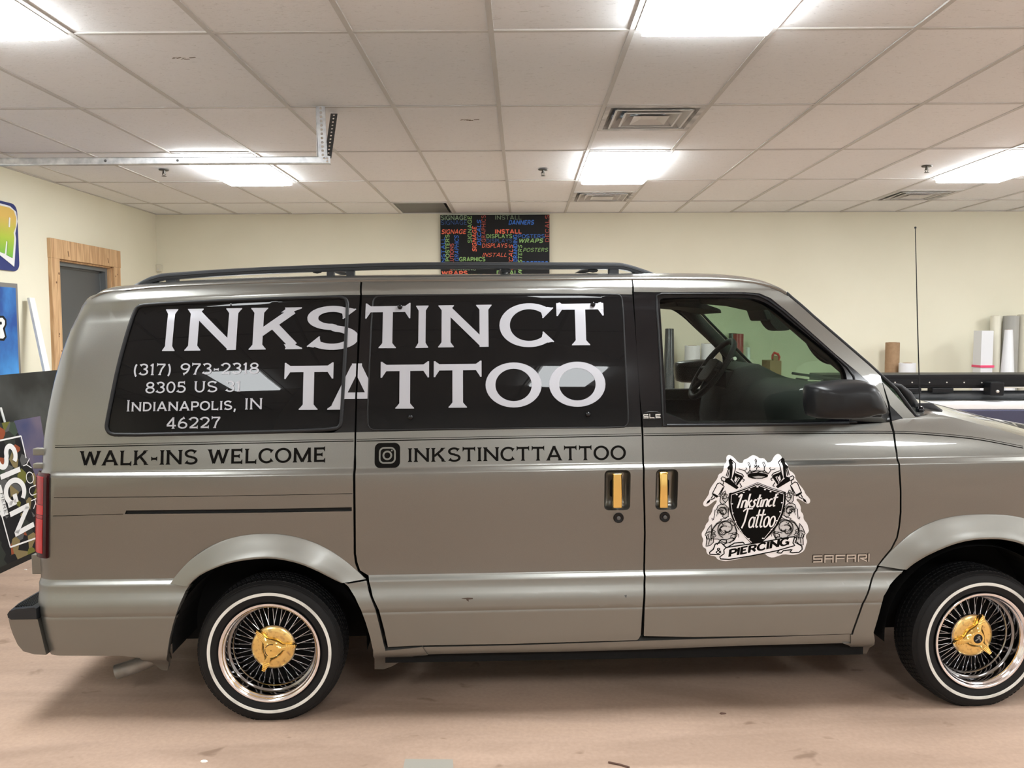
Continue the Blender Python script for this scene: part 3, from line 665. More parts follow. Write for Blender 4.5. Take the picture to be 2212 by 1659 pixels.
def roundpoly(poly, it=2):
    """Chaikin corner cutting of a closed polygon"""
    for _ in range(it):
        q = []; n = len(poly)
        for i in range(n):
            a, b = poly[i], poly[(i+1) % n]
            q.append((a[0]*.75+b[0]*.25, a[1]*.75+b[1]*.25)); q.append((a[0]*.25+b[0]*.75, a[1]*.25+b[1]*.75))
        poly = q
    return poly
def sm(line, it=2):
    """Chaikin smoothing of an open line keeping its ends"""
    for _ in range(it):
        q = [line[0]]
        for a, b in zip(line, line[1:]):
            q.append((a[0]*.75+b[0]*.25, a[1]*.75+b[1]*.25)); q.append((a[0]*.25+b[0]*.75, a[1]*.25+b[1]*.75))
        q.append(line[-1]); line = q
    return line
def densify(line, step, closed=False):
    out = []; n = len(line)
    for i in range(n if closed else n-1):
        a, b = line[i], line[(i+1) % n]; k = max(1, int(math.ceil(math.dist(a, b)/step)))
        for j in range(k): out.append(tuple(a[q]+(b[q]-a[q])*j/k for q in range(len(a))))
    if not closed: out.append(tuple(line[-1]))
    return out
def on_side(p, off=0.0):
    a, n = to_an(p); return S(a, n, off)
def side_tube(name, line, r, m, parent, off=0.0, closed=False, seg=8, mb=None):
    pts = [on_side(p, off) for p in densify(line, .04, closed)]
    b = mb or MB(); b.tube(pts, r, seg, closed=closed)
    return None if mb else b.build(name, m, parent, smooth=60)
def ledge(u0, u1, n, k=14):
    return [(u0+(u1-u0)*i/k, w_of(u0+(u1-u0)*i/k, n)) for i in range(k+1)]

van = empty('passenger_van', VAN_POS, VAN_ROT)
tag(van, 'pewter metallic passenger van lettered for a tattoo shop, with gold-hubbed wire wheels', 'van')

LEDGE_N = .5715
def build_side():
    out = {}
    # ---- rear quarter panel with the sliding-door track
    rear = [(e_a, n) for n in [1.705, 1.69, 1.66, 1.62, 1.56, 1.48, 1.4, 1.3, 1.2, 1.1, 1.0, .9, .8, .7, .62, LEDGE_N] for e_a in [_EDGE(n)+CORNER-CORNER*1.52]]
    qw = T['qwin_outer']; qb = T['quarter_black']
    fo = sm(T['flare_outer'], 1); fi = sm(T['flare_inner'], 1)
    L = [to_an(p) for p in T['quarter_top']] + [to_an(p) for p in T['quarter_right'][1:]]
    L += [to_an(p) for p in [qb[0]]+[qw[i] for i in (3, 2, 1, 0)]+qw[:11:-1]+[qb[5], qb[4]]]
    L += [to_an(p) for p in T['quarter_right2']] + [to_an(p) for p in fo[::-1]]
    L += [(a, LEDGE_N) for a in (-.45, -.6, -.75)] + rear[::-1]
    slot = T['slot']; g1, g2 = T['groove1'], T['groove2']
    def groove(p, q, h=.0022): return [(p[0], p[1]-h/2), (q[0], q[1]-h/2), (q[0], q[1]+h/2), (p[0], p[1]+h/2)]
    holes = [[to_an(p) for p in slot[:1]+slot[1:]], [to_an(p) for p in groove(g1[0], (g1[1][0]-.004, g1[1][1]))], [to_an(p) for p in groove((g2[0][0], g2[0][1]), (g2[1][0]-.004, g2[1][1]))]]
    s0, s1, s2, s3 = slot
    holes[0] = [to_an(p) for p in (s1, (s2[0]-.006, s2[1]), (s3[0]-.006, s3[1]), s0)]
    tail_hole = inset([to_an(p) for p in []] or [(0, 0)], 0) if False else None
    out['quarter'] = panel('quarter_panel', [L]+holes, 'pewter_paint', van, an=True, flange=.014)
    panel('pillar_panel', [[to_an(p) for p in qb+[qw[i] for i in (11, 10, 9, 8, 7, 6, 5, 4)]]], 'gloss_black', van, off=.001, an=True)
    qwr = roundpoly(qw, 1)
    g = panel('rear_side_window', [inset(qwr, .004)], 'window_vinyl', van, off=.004, flange=0)
    side_tube('window_seal', inset(qwr, .006), .0075, 'rubber', g, off=.001, closed=True)
    # slot interior
    panel('track_channel', [[(s0[0]-.01, s1[1]-.01), (s2[0], s2[1]-.01), (s3[0], s3[1]+.01), (s0[0]-.01, s0[1]+.01)]], 'gap_black', van, off=.013, flange=0)
    # ---- rear wheel flare
    def flare(name, outer, inner, k=40, depth=.048, tip0=.6, tip1=.6):
        def res(line, k):
            d = [0]
            for a, b in zip(line, line[1:]): d.append(d[-1]+math.dist(a, b))
            o = []
            for i in range(k+1):
                s = d[-1]*i/k; j = 0
                while j < len(d)-2 and d[j+1] < s: j += 1
                t = (s-d[j])/max(1e-9, d[j+1]-d[j]); o.append((line[j][0]+(line[j+1][0]-line[j][0])*t, line[j][1]+(line[j+1][1]-line[j][1])*t))
            return o
        O_, I_ = res(outer, k), res(inner, k); mb = MB(); rings = []
        for i in range(k+1):
            q = i/k; f = tip0+(1-tip0)*smoothstep(0, .22, q) if q < .5 else tip1+(1-tip1)*smoothstep(0, .22, 1-q)
            d = depth*f; ring = []
            for t, z in ((0, .004), (0, -.002), (.06, -.006), (.30, -.33*depth), (.62, -.70*depth), (.90, -.97*depth), (.955, -depth), (1.0, -depth*.96), (1.005, -depth*.5), (1.005, .03), (1.005, .08)):
                p = (O_[i][0]+(I_[i][0]-O_[i][0])*t, O_[i][1]+(I_[i][1]-O_[i][1])*t)
                b = min(.011, V(p[0], max(.575, n_of(*p))))
                ring.append((p[0], b+(z*f if z < 0 else z), p[1]))
            rings.append(ring)
        mb.loft(rings, cap=False, closed=False)
        return mb.build(name, 'clad_paint', van, smooth=50)
    flare('wheel_flare', fo, fi)
    # ---- lower cladding
    def clad(name, poly, **kw): return panel(name, [poly], 'clad_paint', van, **kw)
    rc = T['rear_clad']
    rcl = [to_an(p) for p in rc if True]
    # keep the top edge on the ledge and run the rear end a little way round the corner
    top = [(a, LEDGE_N+.0006) for a in (to_an(rc[0])[0], -.75, -.6, -.45)]+[to_an(rc[2]), to_an(rc[3])]
    body = [to_an(p) for p in rc[4:16]]
    lower = [to_an(p) for p in rc[16:]]
    out['rear_clad'] = panel('rear_lower_cladding', [top+body+lower], 'clad_paint', van, an=True, flange=.03)
    clad('cladding_dogleg', T['dogleg'], flange=.03)
    panel('rocker_panel', [T['rocker']], 'clad_paint', van, off=.006, flange=.05)
    # ---- sliding door
    sl2, sr2 = T['slide_left2'], T['slide_right2']
    led = [(u, w) for u, w in ledge(sr2[-1][0], sl2[-1][0]+.002, LEDGE_N)]
    lowp = T['slide_belt'] + sr2[1:-1] + led + sl2[::-1][1:-1]
    topb = T['slide_top'] + T['slide_right'] + T['slide_blacktop'][::-1] + T['slide_left'][::-1]
    h1 = T['handle1']; h2 = T['handle2']
    def rrect(a, b, r=.018, k=5):
        x0, x1 = sorted((a[0], b[0])); y0, y1 = sorted((a[1], b[1])); o = []
        for cx, cy, s in ((x1-r, y1-r, 0), (x0+r, y1-r, 90), (x0+r, y0+r, 180), (x1-r, y0+r, 270)):
            for i in range(k+1): t = math.radians(s+90*i/k); o.append((cx+r*math.cos(t), cy+r*math.sin(t)))
        return o
    out['slide'] = panel('sliding_door', [lowp, topb, rrect(*h1)], 'pewter_paint', van)
    bl = T['slide_blacktop']
    gapr = [(1.4310, 1.45), (1.4400, 1.27)]
    blk = bl + [(bl[-1][0]+(T['slide_belt'][-1][0]-bl[-1][0])*t, bl[-1][1]+(T['slide_belt'][-1][1]-bl[-1][1])*t) for t in (.33, .66)] + T['slide_belt'][::-1]
    sw = roundpoly(T['swin'], 1)
    d = panel('pillar_panel', [blk, sw], 'gloss_black', van, off=.001)
    g = panel('sliding_door_window', [inset(sw, .003)], 'window_vinyl', van, off=-.0015, flange=.006)
    side_tube('window_seal', inset(sw, .0005), .0035, 'rubber', g, off=.001, closed=True)
    for p in T['knob']:
        q = on_side(p, 0); MB().lathe([(.0, -.016), (.006, -.0155), (.0095, -.012), (.0105, -.007), (.0075, -.003), (.006, .0)], 16, 'y', q).build('window_latch_cap', 'gloss_black', g, smooth=60)
    cl = ledge(sl2[-1][0]+.002, sr2[-1][0], LEDGE_N+.0006) + T['slide_clad_right'][1:] + T['slide_bottom'][::-1] + T['slide_clad_left'][::-1][1:-1]
    clad('sliding_door_cladding', cl, flange=.02)
    # ---- front door
    dg = T['door_gap']; dl2 = T['door_left2']; bo = T['door_blackouter']
    up = [T['door_left'][0]] + T['door_top'] + T['pillar_edge'][1:] + dg[1:3] + [bo[i] for i in range(12, -1, -1)] + [T['door_left'][1]]
    led = ledge(dg[-1][0]-.001, dl2[-1][0], LEDGE_N)
    belt = [dl2[0], bo[16], bo[15], bo[14], (bo[13][0]-.004, bo[13][1]-.002)]
    low = belt + dg[4:-1] + led + dl2[::-1][1:-1]
    out['door'] = panel('front_door', [up, low, rrect(*h2)], 'pewter_paint', van)
    out['door_glass'] = T['dglass']
    dgl = roundpoly(T['dglass'], 1)
    bol = bo[:17] + [(dl2[0][0]-.0005, dl2[0][1]+.001), (T['door_left'][1][0]+.007, 1.27), (T['door_left'][1][0]+.001, 1.45)]
    d = panel('door_window_frame', [bol, dgl], 'gloss_black', van, off=.001, flange=.02)
    side_tube('frame_trim', [p for p in densify(T['door_framein'], .08, True)], .004, 'trim_plastic', d, off=-.001, closed=True)
    side_tube('belt_moulding', [(T['dglass'][14][0], T['dglass'][14][1]-.008), (T['dglass'][13][0], T['dglass'][13][1]-.009), (T['dglass'][12][0], T['dglass'][12][1]-.009)], .0065, 'trim_plastic', d, off=-.003)
    g = panel('front_door_glass', [inset(dgl, -.004)], 'door_glass', van, off=.016, flange=0)
    g.data.materials[0] = MATS['door_glass']
    cl = ledge(dl2[-1][0], dg[-1][0]-.001, LEDGE_N+.0006) + T['door_clad_right'] + T['door_bottom'][::-1] + T['door_clad_left'][::-1][:-1]
    clad('front_door_cladding', cl, flange=.02)
    # ---- door handles: recess, gold pull, lock
    for (a, b), (ga, gb), (lk,) in ((h1, T['grip1'], T['lock1']), (h2, T['grip2'], T['lock2'])):
        rings = []; c = ((a[0]+b[0])/2, (a[1]+b[1])/2)
        for s, z in ((1.0, 0.0), (.985, .003), (.965, .010), (.93, .024), (.84, .038), (.6, .044), (.3, .046), (.02, .046)):
            rings.append([tuple(Vector(on_side((c[0]+(x-c[0])*s, c[1]+(y-c[1])*s)))+Vector((0, z, 0))) for x, y in rrect(a, b)])
        cup = MB().loft(rings, cap=False).build('handle_recess', 'pewter_paint', van, smooth=60)
        x0, x1 = sorted((ga[0], gb[0])); y0, y1 = sorted((ga[1], gb[1])); y = on_side(c)[1]; ln = -.006 if a is h1[0] else .004
        hp = MB(); P = []
        prof = [(x0, .004), (x0+.002, -.006), (x0+.006, -.010), (x1-.006, -.010), (x1-.002, -.006), (x1, .004)]
        if a is h1[0]:
            zs = [(y0, .8), (y0+.003, 1), (y1-.003, 1), (y1, .8)]
        else: zs = [(y0, .7), (y0+.006, 1), ((y0+y1)/2, 1.15), (y1-.008, 1), (y1, .7)]
        hp.loft([[(x+(zz-y0)/(y1-y0)*-.002, y+v*s+.001+(.004 if v > 0 else 0), zz) for x, v in prof] for zz, s in zs])
        hp.build('door_pull', 'gold', cup, smooth=30, bevel=.0012)
        q = on_side(lk)
        lo = MB().lathe([(.0205, .002), (.0205, -.0035), (.019, -.006), (.015, -.0065), (.012, -.005), (.0, -.005)], 28, 'y', q).build('door_lock', 'gloss_black', van, smooth=40)
        MB().lathe([(.0075, -.0045), (.0075, -.008), (.006, -.0088), (.0, -.0088)], 20, 'y', q).build('lock_cylinder', 'steel_dark', lo, smooth=40)
    # ---- front fender
    ft = T['fender_top']; fl = T['fender_left']
    fo2 = T['fflare_outer']; fi2 = T['fflare_inner']; UF = fo2[-1][0]
    fof = fo2[:-1]+[fo2[-1]]+[(2*UF-p[0], p[1]) for p in fo2[-2::-1]]
    fif = fi2[:-1]+[fi2[-1]]+[(2*UF-p[0], p[1]) for p in fi2[-2::-1]]
    fof, fif = sm(fof, 1), sm(fif, 1)
    flare('wheel_flare', fof, fif)
    e0 = ft[-1]
    ext = [(e0[0]+.2, e0[1]-.055), (3.40, min(e0[1]-.06, 1.0))]
    out['fender_top'] = ft+ext
    fr = ft + ext + [(3.42, .90), (3.43, .78), (3.43, .62)] + fof[::-1][:-1] + fl[::-1]
    panel('front_fender', [fr], 'pewter_paint', van)
    clad('fender_lower_cladding', T['fender_clad'], flange=.03)
    panel('mirror_sail', [T['sail_low']], 'trim_plastic', van, off=-.001)
    panel('pillar_foot', [T['pillar_base']], 'pewter_paint', van)
    return out
side = build_side()
FT = side['fender_top']

# ---- roof, windshield, hood, rear, underside
def edge_curve():
    P = T['quarter_top'] + T['slide_top'][1:] + T['door_top'][1:]
    return sm(P, 1)
def build_body():
    ec = edge_curve(); mb = MB(); rings = []
    P = [p for p in ec if p[0] > -.70]
    for i, (u, w) in enumerate(P):
        v = V(u, n_of(u, w)); h = 1.0
        prof = [(-.004, -.004), (-.006, .003), (-.002, .008), (.008, .011), (.022, .015), (.045, .021), (.10, .030), (.22, .040), (.40, .047), (VW/2-v, .051)]
        half = [(u, v+a, w+b*h) for a, b in prof]
        rings.append(half+[(p[0], VW-p[1], p[2]) for p in half[-2::-1]])
    # rear of the roof turns down to the rear doors
    r0 = rings[0]
    rear = []
    for du, dz, k in ((-.09, -.075, .985), (-.075, -.030, .99), (-.045, -.010, .997), (-.02, -.002, 1.0)):
        rear.append([(p[0]+du, VW/2+(p[1]-VW/2)*k, p[2]+dz) for p in r0])
    rings = rear+rings
    mb.loft(rings, cap=False, closed=False).build('roof', 'pewter_paint', van, smooth=35)
    side_tube('drip_rail', [p for p in ec if p[0] > -.72], .0035, 'rubber', van, off=-.001)
    # headliner
    hl = MB(); hr = []
    for r in rings[5::3]: hr.append([(p[0], .19+(VW-.38)*(p[1]-.15)/(VW-.30), p[2]-.035) for p in r])
    hl.loft(hr, cap=False, closed=False).build('headliner', 'headliner', van, smooth=60)
    # windshield between the pillars
    pe = T['pillar_edge'] + T['pillar_low_edge'][1:] + [(2.575, 1.165)]
    pe = densify(pe, .05); ws = MB(); rr = []
    for u, w in pe:
        t = (w-1.165)/(1.664-1.165); v0 = V(u, n_of(u, w))+.012; row = []
        for j in range(25):
            s = j/24; c = 1-(2*s-1)**2
            c = c*.55+.45*(1-(2*s-1)**4)
            row.append((u+.004+c*(.155*(1-t)+.085*t), v0+(VW-2*v0)*s, w+.004+c*(.012*t)))
        rr.append(row)
    ws.loft(rr, cap=False, closed=False)
    g = ws.build('windshield', 'windshield_glass', van, smooth=80)
    MB().tube([r[0] for r in rr], .008, 8).build('windshield_seal', 'rubber', g, smooth=60)
    MB().tube([r[-1] for r in rr], .008, 8).build('windshield_seal', 'rubber', g, smooth=60)
    MB().tube(rr[0][1:-1], .006, 8).build('windshield_header', 'trim_plastic', g, smooth=60)
    MB().box((2.060, V(2.06, 1.66)+.01, 1.662), (.020, .020, .016)).build('corner_cap', 'trim_plastic', g, bevel=.003)
    # front pillars on the inside
    for sgn in (0, 1):
        q = []
        for u, w in T['pillar_edge']+T['pillar_low_edge'][1:3]:
            v = V(u, n_of(u, w))+.055; q.append((u-.05, v if not sgn else VW-v, w-.02))
        MB().tube(q, [.045]*len(q), 10, sx=1.0, sy=.8).build('pillar_trim', 'interior', van, smooth=60)
    # cowl, wipers
    base = rr[-1]
    cw = MB(); cr = []
    for j, p in enumerate(base):
        s = j/24
        cr.append([(p[0]-.03, p[1], p[2]+.000), (p[0]+.02, p[1], p[2]+.012), (p[0]+.07, p[1], p[2]+.004), (p[0]+.11, p[1], p[2]-.02), (p[0]+.11, p[1], p[2]-.10)])
    cw.loft(cr, cap=False, closed=False).build('cowl', 'trim_plastic', van, smooth=50)
    for v0, v1 in ((.30, .86), (1.02, 1.5)):
        a = base[int(24*(v0-.14)/(VW-.28))]; b = base[int(24*(v1-.14)/(VW-.28))]
        w = MB(); w.tube([(a[0]+.05, v0, a[2]+.02), (a[0]+.02, v0+.02, a[2]+.05), (b[0]-.06, v1, b[2]+.07)], [.018, .012, .006], 8)
        w.tube([(a[0]-.05, v0-.12, a[2]+.075), (a[0]-.02, v0+.1, a[2]+.085), (b[0]-.075, v1+.02, b[2]+.10)], .008, 6)
        w.build('wiper', 'rubber', van, smooth=60)
    MB().tube([(2.500, .175, 1.298), (2.545, .18, 1.285), (2.585, .19, 1.25), (2.605, .19, 1.215), (2.625, .19, 1.185)], [.006, .012, .020, .022, .022], 10).build('wiper_arm', 'rubber', van, smooth=60)
    MB().tube([(2.60, .16, 1.20), (2.66, .15, 1.198), (2.70, .14, 1.18)], [.018, .024, .014], 10).build('cowl_cap', 'rubber', van, smooth=60)
    # hood: from the cowl to the nose, its rim on the fender's upper edge
    hd = MB(); hr = []
    L = densify(FT[3:], .05)
    for i, (u, w) in enumerate(L):
        v0 = V(u, n_of(u, w)); t = (u-L[0][0])/(L[-1][0]-L[0][0]); crown = .062*(1-.2*t)
        row = [(u, v0+.012, w-.03), (u, v0+.003, w-.002)]
        for j in range(1, 24):
            s = j/24; c = 1-abs(2*s-1)**2.6
            row.append((u+.10*c*t, v0+.003+(VW-2*v0-.006)*s, w+.004+crown*c))
        row += [(u, VW-v0-.003, w-.002), (u, VW-v0-.012, w-.03)]
        hr.append(row)
    hd.loft(hr, cap=False, closed=False).build('hood', 'pewter_paint', van, smooth=40)
    # nose: grille, headlamps, bumper
    u1, w1 = L[-1]; v1 = V(u1, n_of(u1, w1)); last = hr[-1]
    fa = MB(); k = len(last)
    rows = [[(p[0]+.0, p[1], p[2]) for p in last[1:-1]]]
    for du, zz in ((.035, .955), (.05, .90)): rows.append([(p[0]+du, p[1], zz) for p in last[1:-1]])
    fa.loft(rows, cap=False, closed=False).build('nose_panel', 'pewter_paint', van, smooth=50)
    c = MB()
    c.bb(3.44, 3.50, v1+.30, VW-v1-.30, .66, .90); gr = c.build('grille', 'trim_plastic', van, bevel=.01)
    for q in range(5): MB().bb(3.50, 3.512, v1+.31, VW-v1-.31, .69+q*.045, .70+q*.045).build('grille_bar', 'chrome', gr)
    for s in (0, 1):
        y0, y1 = (v1-.005, v1+.29) if not s else (VW-v1-.29, VW-v1+.005)
        h = MB().bb(3.40, 3.485, y0, y1, .66, .90).build('headlamp_housing', 'trim_plastic', van, bevel=.02)
        MB().bb(3.42, 3.495, y0+.02, y1-.02, .76, .885).build('headlamp', 'lamp_clear', h, bevel=.02)
        MB().bb(3.42, 3.495, y0+.02, y1-.02, .68, .75).build('turn_signal', 'amber', h, bevel=.012)
    prof = [(3.17, .345), (3.52, .34), (3.60, .38), (3.62, .46), (3.62, .56), (3.58, .63), (3.42, .65), (3.17, .60)]
    rings = []
    for j in range(17):
        s = j/16; y = .02+(VW-.04)*s; b = -.10*abs(2*s-1)**5
        rings.append([(u+b if u > 3.45 else u, y, w) for u, w in prof])
    MB().loft(rings).build('front_bumper', 'pewter_paint', van, smooth=40)
    # rear doors
    rd = MB(); rows = []
    for n in [LEDGE_N-.02, .62, .7, .8, .9, 1.0, 1.1, 1.2, 1.3, 1.4, 1.48, 1.56, 1.62, 1.66, 1.70]:
        e = _EDGE(n); v = base_v(e, n)+CORNER-.01; w = w_of(e, n)
        rows.append([(e+.002-.012*(1-(2*s/12-1)**2), v+(VW-2*v)*s/12, w) for s in range(13)])
    rdo = rd.loft(rows, cap=False, closed=False).build('rear_doors', 'pewter_paint', van, smooth=60)
    for s in (0, 1):
        y0 = .42 if not s else VW/2+.03; y1 = VW/2-.03 if not s else VW-.42; P = []
        for n in (1.18, 1.3, 1.42, 1.54, 1.62):
            e = _EDGE(n)-.014; P.append([(e, y0, w_of(e, n)), (e-.004, (y0+y1)/2, w_of(e, n)), (e, y1, w_of(e, n))])
        MB().loft(P, cap=False, closed=False).build('rear_window', 'window_vinyl', rdo, smooth=60)
    for key in ('hinge1', 'hinge2', 'hinge3'):
        q = T[key]; us = [p[0] for p in q]; ws_ = [p[1] for p in q]
        MB().bb(min(us), max(us)+.02, .10, .13, min(ws_), max(ws_)).build('door_hinge', 'pewter_paint', van, bevel=.003)
    MB().bb(-.93, -.88, .5, 1.3, .575, .582).box((-.94, .36, .60), (.05, .03, .004), Matrix.Rotation(.5, 3, 'Y')).build('plate_bracket', 'chrome', van)
    # inner skin behind the shut lines, floor pan, wheel housings
    fo = T['flare_outer']; fo2 = T['fflare_outer']
    for s in (0, 1):
        low = [(-.76, 1.69), (-.2, 1.70), (.6, 1.71), (1.4, 1.712), (1.85, 1.705), (2.03, 1.655), (2.39, 1.33), (2.42, 1.0), (2.44, .82), (2.36, .60), (2.30, .31), (.50, .30), (.40, .60), (.30, .66), (.1, .73), (-.2, .71), (-.4, .60), (-.8, .575), (-.845, .7), (-.84, 1.0), (-.82, 1.25), (-.78, 1.5)]
        me = panel_mesh('inner_skin', [low, inset(roundpoly(T['dglass'], 1), .004)], off=.045, flange=0)
        o = link('inner_skin', me, 'interior_dark', van)
        if s: o.location = (0, VW, 0); o.scale = (1, -1, 1)
    MB().bb(.44, 2.36, .05, VW-.05, .21, .34).bb(-.84, -.42, .10, VW-.10, .27, .36).bb(-.45, .45, .32, VW-.32, .22, .36).bb(2.35, 3.30, .32, VW-.32, .22, .36).build('floor_pan', 'liner', van)
    for uc, fi in ((0, T['flare_inner']), (None, None)):
        pass
    for ctr, rad in (((0.0, .30), .36), ((T['fflare_outer'][-1][0], .30), .36)):
        for s in (0, 1):
            m = MB(); rings = []
            for k in range(25):
                a = math.radians(-4+188*k/24); c, sn = math.cos(a), math.sin(a); r = rad*1.0
                rings.append([(ctr[0]+r*c*1.04, y, max(.20, ctr[1]+r*sn*1.0)) for y in (.015, .30)]+[(ctr[0], .31, ctr[1])])
            m.loft(rings, cap=False, closed=False)
            o = m.build('wheel_housing', 'liner', van)
            if s: o.location = (0, VW, 0); o.scale = (1, -1, 1)
    # far side: the same panels mirrored
    names = {'quarter_panel', 'pillar_panel', 'rear_side_window', 'rear_lower_cladding', 'cladding_dogleg', 'rocker_panel', 'sliding_door', 'sliding_door_window', 'sliding_door_cladding',
             'front_door', 'door_window_frame', 'front_door_glass', 'front_door_cladding', 'front_fender', 'fender_lower_cladding', 'pillar_foot', 'wheel_flare', 'mirror_sail'}
    for o in list(van.children):
        if o.name.split('.')[0] in names:
            c = o.copy(); col.objects.link(c); c.location = (0, VW, 0); c.scale = (1, -1, 1)
build_body()

# ---- rear bumper
def rear_bumper():
    prof = [(-.887, .414), (-.860, .273), (-.915, .276), (-.956, .289), (-.976, .315), (-.992, .355), (-1.002, .39), (-1.006, .417)]
    rings = []
    for j in range(21):
        s = j/20; y = .030+(VW-.06)*s; b = .010*abs(2*s-1)**8
        rings.append([(u+b*(1 if u < -.9 else .0), y, w) for u, w in prof])
    bp = MB().loft(rings).build('rear_bumper', 'pewter_paint', van, smooth=35)
    prof = [(-.888, .416), (-.888, .458), (-.912, .462), (-.980, .457), (-1.004, .450), (-1.013, .438), (-1.011, .424), (-1.0, .416)]
    rings = []
    for j in range(21):
        s = j/20; y = .024+(VW-.048)*s; b = .016*max(0, (abs(2*s-1)-.9)/.1)**2
        rings.append([(min(-.888, u+b*(1 if u < -.9 else .4)), y, w) for u, w in prof])
    st = MB().loft(rings).build('step_pad', 'rack_black', bp, smooth=35)
    for q in range(7):
        u = -.918-.010*q
        MB().bb(u-.002, u+.002, .05, VW-.05, .458-.0005*q, .4635-.0005*q).build('tread_rib', 'trim_plastic', bp)
rear_bumper()

# ---- tail lamp
def tail_lamp():
    t = [to_an(p) for p in T['tail']]
    n0, n1 = n_of(-.83, .645), n_of(-.82, .978)
    def strip(a0, a1, m0, m1): return [(a0, m0), (a1, m0), (a1, m1), (a0, m1)]
    def aa(n, k): e = _EDGE(n)+CORNER; return e-k
    def cell(k0, k1, m0, m1): return [(aa(m0, k0), m0), (aa(m0, k1), m0), (aa((m0+m1)/2, k1), (m0+m1)/2), (aa(m1, k1), m1), (aa(m1, k0), m1), (aa((m0+m1)/2, k0), (m0+m1)/2)]
    base = panel('tail_lamp', [cell(.125, .024, n0, n1)], 'red_lens_dark', van, off=-.010, flange=.02, an=True)
    for m0, m1, mt in ((n0+.018, n0+.15, 'red_lens_bright'), (n0+.152, n0+.165, 'red_lens'), (n0+.167, n0+.205, 'red_lens_bright'), (n0+.207, n1-.012, 'red_lens')):
        panel('lamp_lens', [cell(.12, .042, m0, m1)], mt, base, off=-.0125, flange=.003, an=True)
    panel('lamp_bezel', [cell(.040, .026, n0+.004, n1-.004)], 'red_lens_dark', base, off=-.012, flange=.004, an=True)
    c = base.copy(); col.objects.link(c); c.location = (0, VW, 0); c.scale = (1, -1, 1)
tail_lamp()

# ---- roof rack
def roof_rack():
    tp = T['rack_top']; bt = T['rack_bot']
    ctr = densify(sm([((a[0]+b[0])/2, (a[1]+b[1])/2) for a, b in zip(tp, bt)], 1), .06)
    for s in (0, 1):
        y = .36 if not s else VW-.36; hw, hh = .020, .0140
        rings = []
        for i, (u, w) in enumerate(ctr):
            q = min(i, len(ctr)-1-i); k = min(1.0, .35+.25*q)
            rings.append([(u, y-hw, w-hh*k), (u, y-hw*1.15, w), (u, y-hw, w+hh*.7*k), (u, y-hw*.5, w+hh*k), (u, y+hw, w+hh*k), (u, y+hw, w-hh*k)])
        ra = MB().loft(rings).build('roof_rack_rail', 'rack_black', van, smooth=35)
        MB().tube([(p[0], y-.0215, p[1]-.001) for p in ctr[3:-3]], .0022, 6).build('rail_groove', 'gap_black', ra)
        for key in ('post1', 'post3'):
            q = T[key]; us = [p[0] for p in q]; ws = [p[1] for p in q]
            MB().bb(min(us), max(us), y-.018, y+.022, min(ws)-.02, max(ws)+.004).build('rack_post', 'rack_black', ra, bevel=.004)
        q = T['post2']; u0, u1 = .183, .296
        b = MB(); w0 = 1.728; w1 = 1.772
        b.bb(u0, u0+.028, y-.018, y+.02, w0, w1).bb(u1-.032, u1, y-.018, y+.02, w0, w1).bb(u0, u1, y-.018, y+.02, w1-.006, w1+.004).bb(u0, u1, y-.018, y+.02, w0, w0+.022)
        b.build('rack_post', 'rack_black', ra)
    for u in (.14, .93, 1.30):
        pts = []
        for j in range(13):
            s = j/12; pts.append((u, .36+(VW-.72)*s, 1.768+.035*(1-(2*s-1)**4) if u < .5 else 1.772+.018*(1-(2*s-1)**4)))
        MB().tube(pts, .014, 8, sx=1.6, sy=.7).build('roof_rack_crossbar', 'rack_black', van, smooth=60)
roof_rack()

# ---- door mirror
def mirror(s):
    P = T['mirror']; c = (sum(p[0] for p in P)/len(P), sum(p[1] for p in P)/len(P)); P = roundpoly(P, 1); rings = []
    for v, k, du in ((-.035, .55, .03), (-.045, .80, .015), (-.062, .94, .004), (-.095, 1.0, 0), (-.14, 1.0, 0), (-.175, .955, 0), (-.20, .86, 0), (-.217, .68, .004), (-.225, .4, .01)):
        rings.append([(c[0]+(x-c[0])*k+du, v, c[1]+(z-c[1])*k) for x, z in P])
    h = MB().loft(rings).build('door_mirror', 'trim_plastic', van, smooth=60)
    MB().loft([[(2.056, y, z) for y, z in ((-.07, 1.215), (-.185, 1.215), (-.185, 1.29), (-.07, 1.29))], [(2.050, y, z) for y, z in ((-.08, 1.22), (-.175, 1.22), (-.175, 1.28), (-.08, 1.28))]]).build('mirror_glass', 'mirror_glass', h)
    q = on_side((2.40, 1.22)); r = []
    for x, k in ((0, 1.0), (.3, .82), (.6, .66), (1.0, .6)):
        r.append([(2.345+(2.29-2.345)*x+dx*k, .03-.13*x, 1.215+.01*x+dz*k) for dx, dz in ((-.075, -.055), (.075, -.060), (.085, -.02), (.05, .05), (-.02, .085), (-.075, .03))])
    MB().loft(r).build('mirror_arm', 'trim_plastic', h, smooth=50)
    if s: h.location = (0, VW, 0); h.scale = (1, -1, 1)
mirror(0); mirror(1)

# ---- antenna
a0, a1 = T['antenna'][1], T['antenna'][0]
an = MB().lathe([(.0, .012), (.012, .01), (.017, .0), (.018, -.012), (.014, -.02)], 16, 'z', (a0[0], .115, a0[1]-.0)).build('antenna_base', 'gloss_black', van, smooth=50)
MB().tube([(a0[0], .115, a0[1]), (a0[0]*.5+a1[0]*.5, .11, (a0[1]+a1[1])/2), (a1[0], .10, a1[1]-.004)], [.0026, .0022, .0016], 8).lathe([(0, .004), (.004, .002), (.004, -.003), (0, -.005)], 10, 'z', (a1[0], .10, a1[1])).build('antenna_mast', 'rubber', an, smooth=60)

